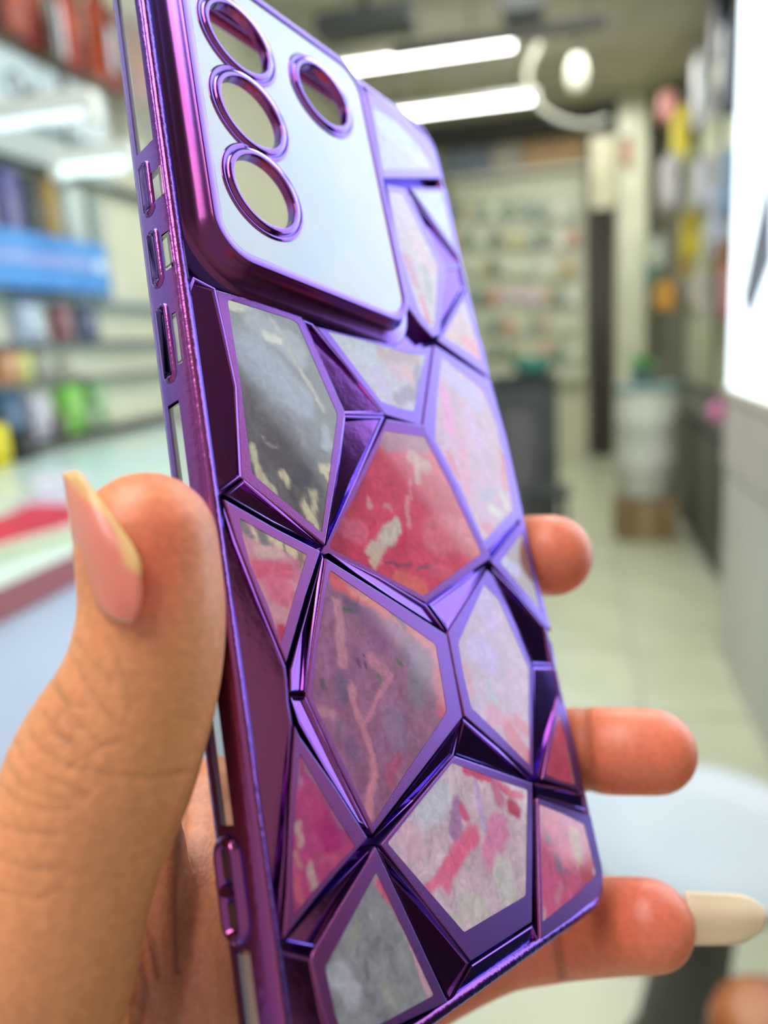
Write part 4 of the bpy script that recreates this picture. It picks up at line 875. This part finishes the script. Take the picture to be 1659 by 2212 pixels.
# camera plate: raised block, plated rim, pale glossy panel, ringed openings
pl_out = lambda off: rrect(BX0, BX1, BY0, BY1, 6.2, off, 10)
H3 = 3.0
rings = [[(x, y, z) for x, y in pl_out(o_)] for o_, z in ((3.6, -.35), (3.3, .0), (2.6, .2), (1.6, .45), (1.0, .9), (.55, 1.6), (.25, 2.4), (.15, 2.8), (0, 3.0), (-.1, 3.02), (-1.45, 3.02), (-1.6, 2.9), (-1.65, 2.2))]
for r in rings:                              # the foot never leaves the case outline
    for i, p in enumerate(r):
        r[i] = (max(p[0], 1.0), min(p[1], 163.2), p[2])
obj('camera_plate', loft(rings), chrome('violet_plate', .24, 1.0, .12, .35, .5), case, True)  # head-on colour dimmed, a dark reflection put into the plating colour
m_plate = mat('pale_glass', (.20, .28, .50, 1), .16, 0, .6, Coat_Weight=1.0, Coat_Roughness=.05, Coat_IOR=1.7)
mottle(m_plate, (.32, .34, .42, 1), .06, .35, .65)
pp_ = plate_with_holes(pl_out(-1.5), [circ(h, 6.3) for h in HOLES], 2.2, 2.86)
obj('camera_panel', pp_, m_plate, case, False, label='pale glossy panel of the camera plate')
for k, h in enumerate(HOLES):
    r = obj('camera_ring', lathe([(6.0, 1.6), (6.0, 2.9), (6.04, 3.28), (6.12, 3.38), (6.2, 3.4), (7.0, 3.4), (7.1, 3.3), (7.18, 2.96), (7.35, 2.94), (7.45, 3.08), (7.9, 3.1), (8.1, 3.0), (8.2, 2.86), (8.2, 2.3), (6.4, 2.2), (6.4, 1.6), (6.0, 1.6)], 56, None, (h[0], h[1], 0)), m_chrome, case, True)

# ------------------------------------------------------------------ the hand
TH = [((318, 1170, 91.5), 8.15), ((330, 1330, 91.5), 8.4), ((303, 1480, 91), 9.1), ((230, 1650, 90), 10.5), ((158, 1830, 89), 10.3), ((90, 2030, 88.5), 11.2), ((30, 2260, 90), 12.8), ((10, 2520, 95), 16), ((60, 2850, 104), 20), ((180, 3200, 112), 21)]
F1 = [((1191, 1200, 165), 8.6), ((1126, 1202, 173), 8.6), ((1010, 1240, 180), 8.6), ((820, 1420, 168), 8.8), ((640, 1640, 150), 9.8), ((520, 1860, 136), 12)]
F2 = [((1412, 1624, 150), 8.0), ((1330, 1622, 152), 8.2), ((1210, 1626, 160), 8.4), ((1000, 1700, 163), 8.8), ((760, 1850, 150), 9.8), ((560, 2000, 136), 12)]
F3 = [((1402, 1998, 146), 8.2), ((1310, 2000, 152), 8.7), ((1180, 2016, 158), 8.9), ((1050, 2045, 160), 9.1), ((850, 2140, 152), 9.9), ((600, 2260, 134), 13)]
PM = [((470, 1760, 131), 9.5), ((462, 1930, 125), 14.5), ((455, 2120, 122), 19), ((430, 2400, 122), 26), ((400, 2800, 124), 28), ((340, 3300, 124), 24), ((300, 4000, 126), 22)]
PN = [((0, 2190, 98), 12.5), ((180, 2290, 112), 15), ((450, 2270, 124), 21), ((700, 2330, 134), 16)]
PQ = [((345, 1800, 113), 3.6), ((335, 1940, 111), 5.2), ((315, 2080, 109), 6.5), ((300, 2260, 108), 8)]
def limb(L_, n=6):
    s = spline([(*near(*p), r * MM) for p, r in L_], n)
    return [tuple(q[:3]) for q in s], [float(q[3]) for q in s]
bm = bmesh.new()
for L_ in (TH, F1, F2, F3, PM, PN, PQ):
    P_, R_ = limb(L_); sweep(P_, R_, 24, bm)
me = bpy.data.meshes.new('tmp'); bmesh.ops.recalc_face_normals(bm, faces=bm.faces); bm.to_mesh(me); bm.free()
tmp = bpy.data.objects.new('tmp', me); COL.objects.link(tmp)
md = tmp.modifiers.new('r', 'REMESH'); md.mode = 'VOXEL'; md.voxel_size = .00045; md.use_smooth_shade = True
ms = tmp.modifiers.new('s', 'SMOOTH'); ms.factor = .5; ms.iterations = 20
dg = bpy.context.evaluated_depsgraph_get()
hm = bpy.data.meshes.new_from_object(tmp.evaluated_get(dg))
bpy.data.objects.remove(tmp)
n = len(hm.vertices); co = np.empty(n * 3, np.float32); hm.vertices.foreach_get('co', co); co = co.reshape(-1, 3).astype(float)
nr = np.empty(n * 3, np.float32); hm.vertices.foreach_get('normal', nr); nr = nr.reshape(-1, 3).astype(float)
# picture coordinates of each skin point, used to lay the creases along the thumb
Mi = np.array(M.inverted()); cc = (co - np.array(EYE)) @ Mi.T
zc2 = np.maximum(cc[:, 2], .01); pxs = CX + FPX * cc[:, 0] / zc2; pys = CY + FPX * cc[:, 1] / zc2
def seg(px, py, x1, y1, x2, y2):
    dx, dy = x2 - x1, y2 - y1; t_ = np.clip(((px - x1) * dx + (py - y1) * dy) / (dx * dx + dy * dy), 0, 1)
    return np.hypot(px - x1 - t_ * dx, py - y1 - t_ * dy), t_
CR = [[(100, 1440), (130, 1500), (165, 1560), (205, 1600)], [(140, 1390), (170, 1450), (215, 1520), (250, 1560)], [(160, 1380), (200, 1430), (240, 1470)], [(95, 1540), (120, 1590), (150, 1600), (170, 1640), (150, 1660)],
      [(60, 1580), (90, 1620), (150, 1655), (230, 1672), (330, 1678), (410, 1665)], [(30, 1600), (60, 1655), (120, 1690), (190, 1715)], [(10, 1640), (50, 1700), (110, 1725), (190, 1722)], [(0, 1690), (40, 1735), (100, 1750), (160, 1745)],
      [(0, 1780), (60, 1800), (130, 1800)], [(0, 1850), (60, 1880), (120, 1876)], [(180, 1640), (220, 1610), (260, 1600)], [(110, 1480), (150, 1520), (180, 1530)], [(120, 1560), (135, 1530), (160, 1580), (140, 1610), (125, 1580)], [(0, 1925), (80, 1940), (130, 1920)], [(250, 1420), (275, 1480), (280, 1540)]]
disp = np.zeros(n); tm_ = (cc[:, 2] < .112)
for L_ in CR:
    best = np.full(n, 1e9)
    for a, b in zip(L_, L_[1:]):
        d, _ = seg(pxs, pys, *a, *b); best = np.minimum(best, d)
    disp += np.where(tm_, -.11 * np.exp(-(best / 5.5) ** 2), 0)
CP = [[(305, 1990), (330, 2040), (345, 2110)], [(300, 2060), (315, 2150), (300, 2212)], [(400, 1760), (385, 1850), (380, 1950), (385, 2100)]]
for L_ in CP:
    best = np.full(n, 1e9)
    for a, b in zip(L_, L_[1:]):
        d, _ = seg(pxs, pys, *a, *b); best = np.minimum(best, d)
    disp += np.where(cc[:, 2] > .1, -.25 * np.exp(-(best / 8.0) ** 2), 0)
d, _ = seg(pxs, pys, 1200, 2020, 1215, 2110); disp += np.where((cc[:, 2] > .13), -.5 * np.exp(-(d / 9.0) ** 2), 0)
d, _ = seg(pxs, pys, 1260, 1520, 1275, 1720); disp += np.where((cc[:, 2] > .13), -.35 * np.exp(-(d / 14.0) ** 2), 0)
co2 = co + nr * (disp * MM)[:, None]
hm.vertices.foreach_set('co', co2.astype(np.float32).ravel())
# skin colour: flushed at the finger tips, deeper brown over the knuckle
def L3(r, g, b): return np.array(srgb(r, g, b)[:3])
basec = L3(222, 146, 98); flush = L3(236, 122, 90); brown = L3(196, 124, 80); pale = L3(230, 160, 126)
colr = np.tile(basec, (n, 1))
def blend(col, w): 
    global colr
    colr = colr * (1 - w[:, None]) + col * w[:, None]
g = lambda x, y, sx, sy, m_: np.exp(-((pxs - x) / sx) ** 2 - ((pys - y) / sy) ** 2) * m_
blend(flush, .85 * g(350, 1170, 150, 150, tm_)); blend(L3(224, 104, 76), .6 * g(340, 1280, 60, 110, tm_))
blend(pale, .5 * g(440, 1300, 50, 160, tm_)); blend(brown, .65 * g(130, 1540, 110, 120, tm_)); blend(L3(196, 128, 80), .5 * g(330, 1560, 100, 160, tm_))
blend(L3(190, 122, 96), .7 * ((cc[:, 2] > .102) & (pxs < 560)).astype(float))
fm = (cc[:, 2] > .125) & (pxs > 900)
blend(L3(222, 116, 88), .85 * fm.astype(float)); blend(L3(224, 116, 88), .7 * g(1240, 1200, 90, 120, fm)); blend(L3(220, 112, 82), .6 * g(1440, 1620, 90, 120, fm)); blend(L3(200, 92, 74), .6 * g(1420, 1960, 120, 90, fm))
colr *= (1 - .32 * np.clip(-disp / .2, 0, 1))[:, None]  # creases darkened in the skin colour, in place of their shade
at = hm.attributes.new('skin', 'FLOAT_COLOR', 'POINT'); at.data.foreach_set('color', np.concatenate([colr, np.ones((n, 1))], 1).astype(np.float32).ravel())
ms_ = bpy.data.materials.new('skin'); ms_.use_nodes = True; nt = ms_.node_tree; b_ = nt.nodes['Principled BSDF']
a_ = nt.nodes.new('ShaderNodeAttribute'); a_.attribute_name = 'skin'
tc = nt.nodes.new('ShaderNodeTexCoord')
n1 = nt.nodes.new('ShaderNodeTexNoise'); n1.inputs['Scale'].default_value = 900; n1.inputs['Detail'].default_value = 6
n2 = nt.nodes.new('ShaderNodeTexVoronoi'); n2.inputs['Scale'].default_value = 1500
nt.links.new(tc.outputs['Object'], n1.inputs['Vector']); nt.links.new(tc.outputs['Object'], n2.inputs['Vector'])
mr = nt.nodes.new('ShaderNodeMapRange'); mr.inputs['From Min'].default_value = .3; mr.inputs['From Max'].default_value = .7; mr.inputs['To Min'].default_value = .88; mr.inputs['To Max'].default_value = 1.1
nt.links.new(n1.outputs['Fac'], mr.inputs['Value'])
sc_ = nt.nodes.new('ShaderNodeVectorMath'); sc_.operation = 'SCALE'
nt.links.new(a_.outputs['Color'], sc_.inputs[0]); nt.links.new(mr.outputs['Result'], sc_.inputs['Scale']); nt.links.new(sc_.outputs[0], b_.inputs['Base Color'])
ad = nt.nodes.new('ShaderNodeMath'); ad.operation = 'ADD'; nt.links.new(n1.outputs['Fac'], ad.inputs[0]); nt.links.new(n2.outputs['Distance'], ad.inputs[1])
bp = nt.nodes.new('ShaderNodeBump'); bp.inputs['Strength'].default_value = .16; bp.inputs['Distance'].default_value = .0002
nt.links.new(ad.outputs[0], bp.inputs['Height']); nt.links.new(bp.outputs['Normal'], b_.inputs['Normal'])
b_.inputs['Roughness'].default_value = .42; b_.inputs['Subsurface Weight'].default_value = .18; b_.inputs['Subsurface Radius'].default_value = (1, .35, .2); b_.inputs['Subsurface Scale'].default_value = .0025
hm.materials.clear(); hm.materials.append(ms_)
hm.polygons.foreach_set('use_smooth', [True] * len(hm.polygons))
hand = bpy.data.objects.new('person', hm); COL.objects.link(hand)
tag(hand, "bare left hand gripping the purple phone case, long nails, thumb in front", 'person')
# nails: curved plates over control points (picture x, y, distance in mm)
def nail(rows, th, label, freefn, c_bed, c_free, nu=10, nv=16, zk=1.0):
    G = [[np.array(near(p[0], p[1], p[2] * zk)) for p in r] for r in rows]
    cols_ = [spline([tuple(p) for p in r], nu // 2) for r in G]
    g2 = list(zip(*cols_)); g2 = [spline([tuple(p) for p in c], nv // (len(rows) - 1)) for c in g2]
    nc, nr_ = len(g2), len(g2[0])
    bm = bmesh.new(); lay = bm.verts.layers.float_color.new('nail')
    vs = [[bm.verts.new(p) for p in c] for c in g2]
    for i in range(nc):
        for j in range(nr_):
            k = freefn(i / (nc - 1), j / (nr_ - 1)); c = np.array(srgb(*c_bed)[:3]) * (1 - k) + np.array(srgb(*c_free)[:3]) * k
            if j == 0: c = c * .5 + np.array(srgb(235, 215, 200)[:3]) * .5
            vs[i][j][lay] = (*c, 1)
    for i in range(nc - 1):
        for j in range(nr_ - 1): bm.faces.new((vs[i][j], vs[i + 1][j], vs[i + 1][j + 1], vs[i][j + 1]))
    o = obj('fingernail', bm, m_nail, hand, True, label)
    s = o.modifiers.new('thick', 'SOLIDIFY'); s.thickness = th * MM; s.offset = 0
    return o
m_nail = bpy.data.materials.new('nail'); m_nail.use_nodes = True; nt = m_nail.node_tree; b_ = nt.nodes['Principled BSDF']
a_ = nt.nodes.new('ShaderNodeAttribute'); a_.attribute_name = 'nail'; nt.links.new(a_.outputs['Color'], b_.inputs['Base Color'])
b_.inputs['Roughness'].default_value = .3; b_.inputs['Subsurface Weight'].default_value = .3; b_.inputs['Subsurface Scale'].default_value = .002; b_.inputs['Subsurface Radius'].default_value = (1, .5, .3)
sm = lambda x: max(0, min(1, x))
nail([[(178, 1253, 97), (215, 1312, 93), (250, 1338, 91.0), (288, 1345, 90.4)],
      [(163, 1180, 97), (205, 1240, 92.6), (250, 1283, 90.3), (303, 1306, 89.8)],
      [(152, 1110, 97.2), (190, 1165, 93), (235, 1208, 90.6), (303, 1252, 89.8)],
      [(145, 1060, 97.6), (180, 1108, 93.8), (220, 1146, 91.4), (297, 1198, 90.6)],
      [(139, 1021, 98), (152, 1020, 96.5), (176, 1024, 95), (240, 1108, 92.6)]], .45,
     'long pointed thumbnail with a pale free edge', lambda s, t_: max(sm((t_ - .92 + .12 * s) * 16), sm((s - .80) * 12) * sm((t_ - .50) * 10)), (230, 132, 116), (226, 180, 118), nv=20, zk=.905)
nail([[(1478, 1925, 143), (1486, 1978, 141.5), (1478, 2040, 143)],
      [(1540, 1928, 144), (1546, 1980, 142.5), (1540, 2040, 144)],
      [(1605, 1934, 145), (1612, 1980, 143.5), (1600, 2036, 145)],
      [(1648, 1958, 145.5), (1656, 1983, 145), (1644, 2010, 145.5)]], .6,
     'long pale nail of the lowest finger', lambda s, t_: 1.0, (232, 212, 182), (232, 212, 182), zk=1.02)
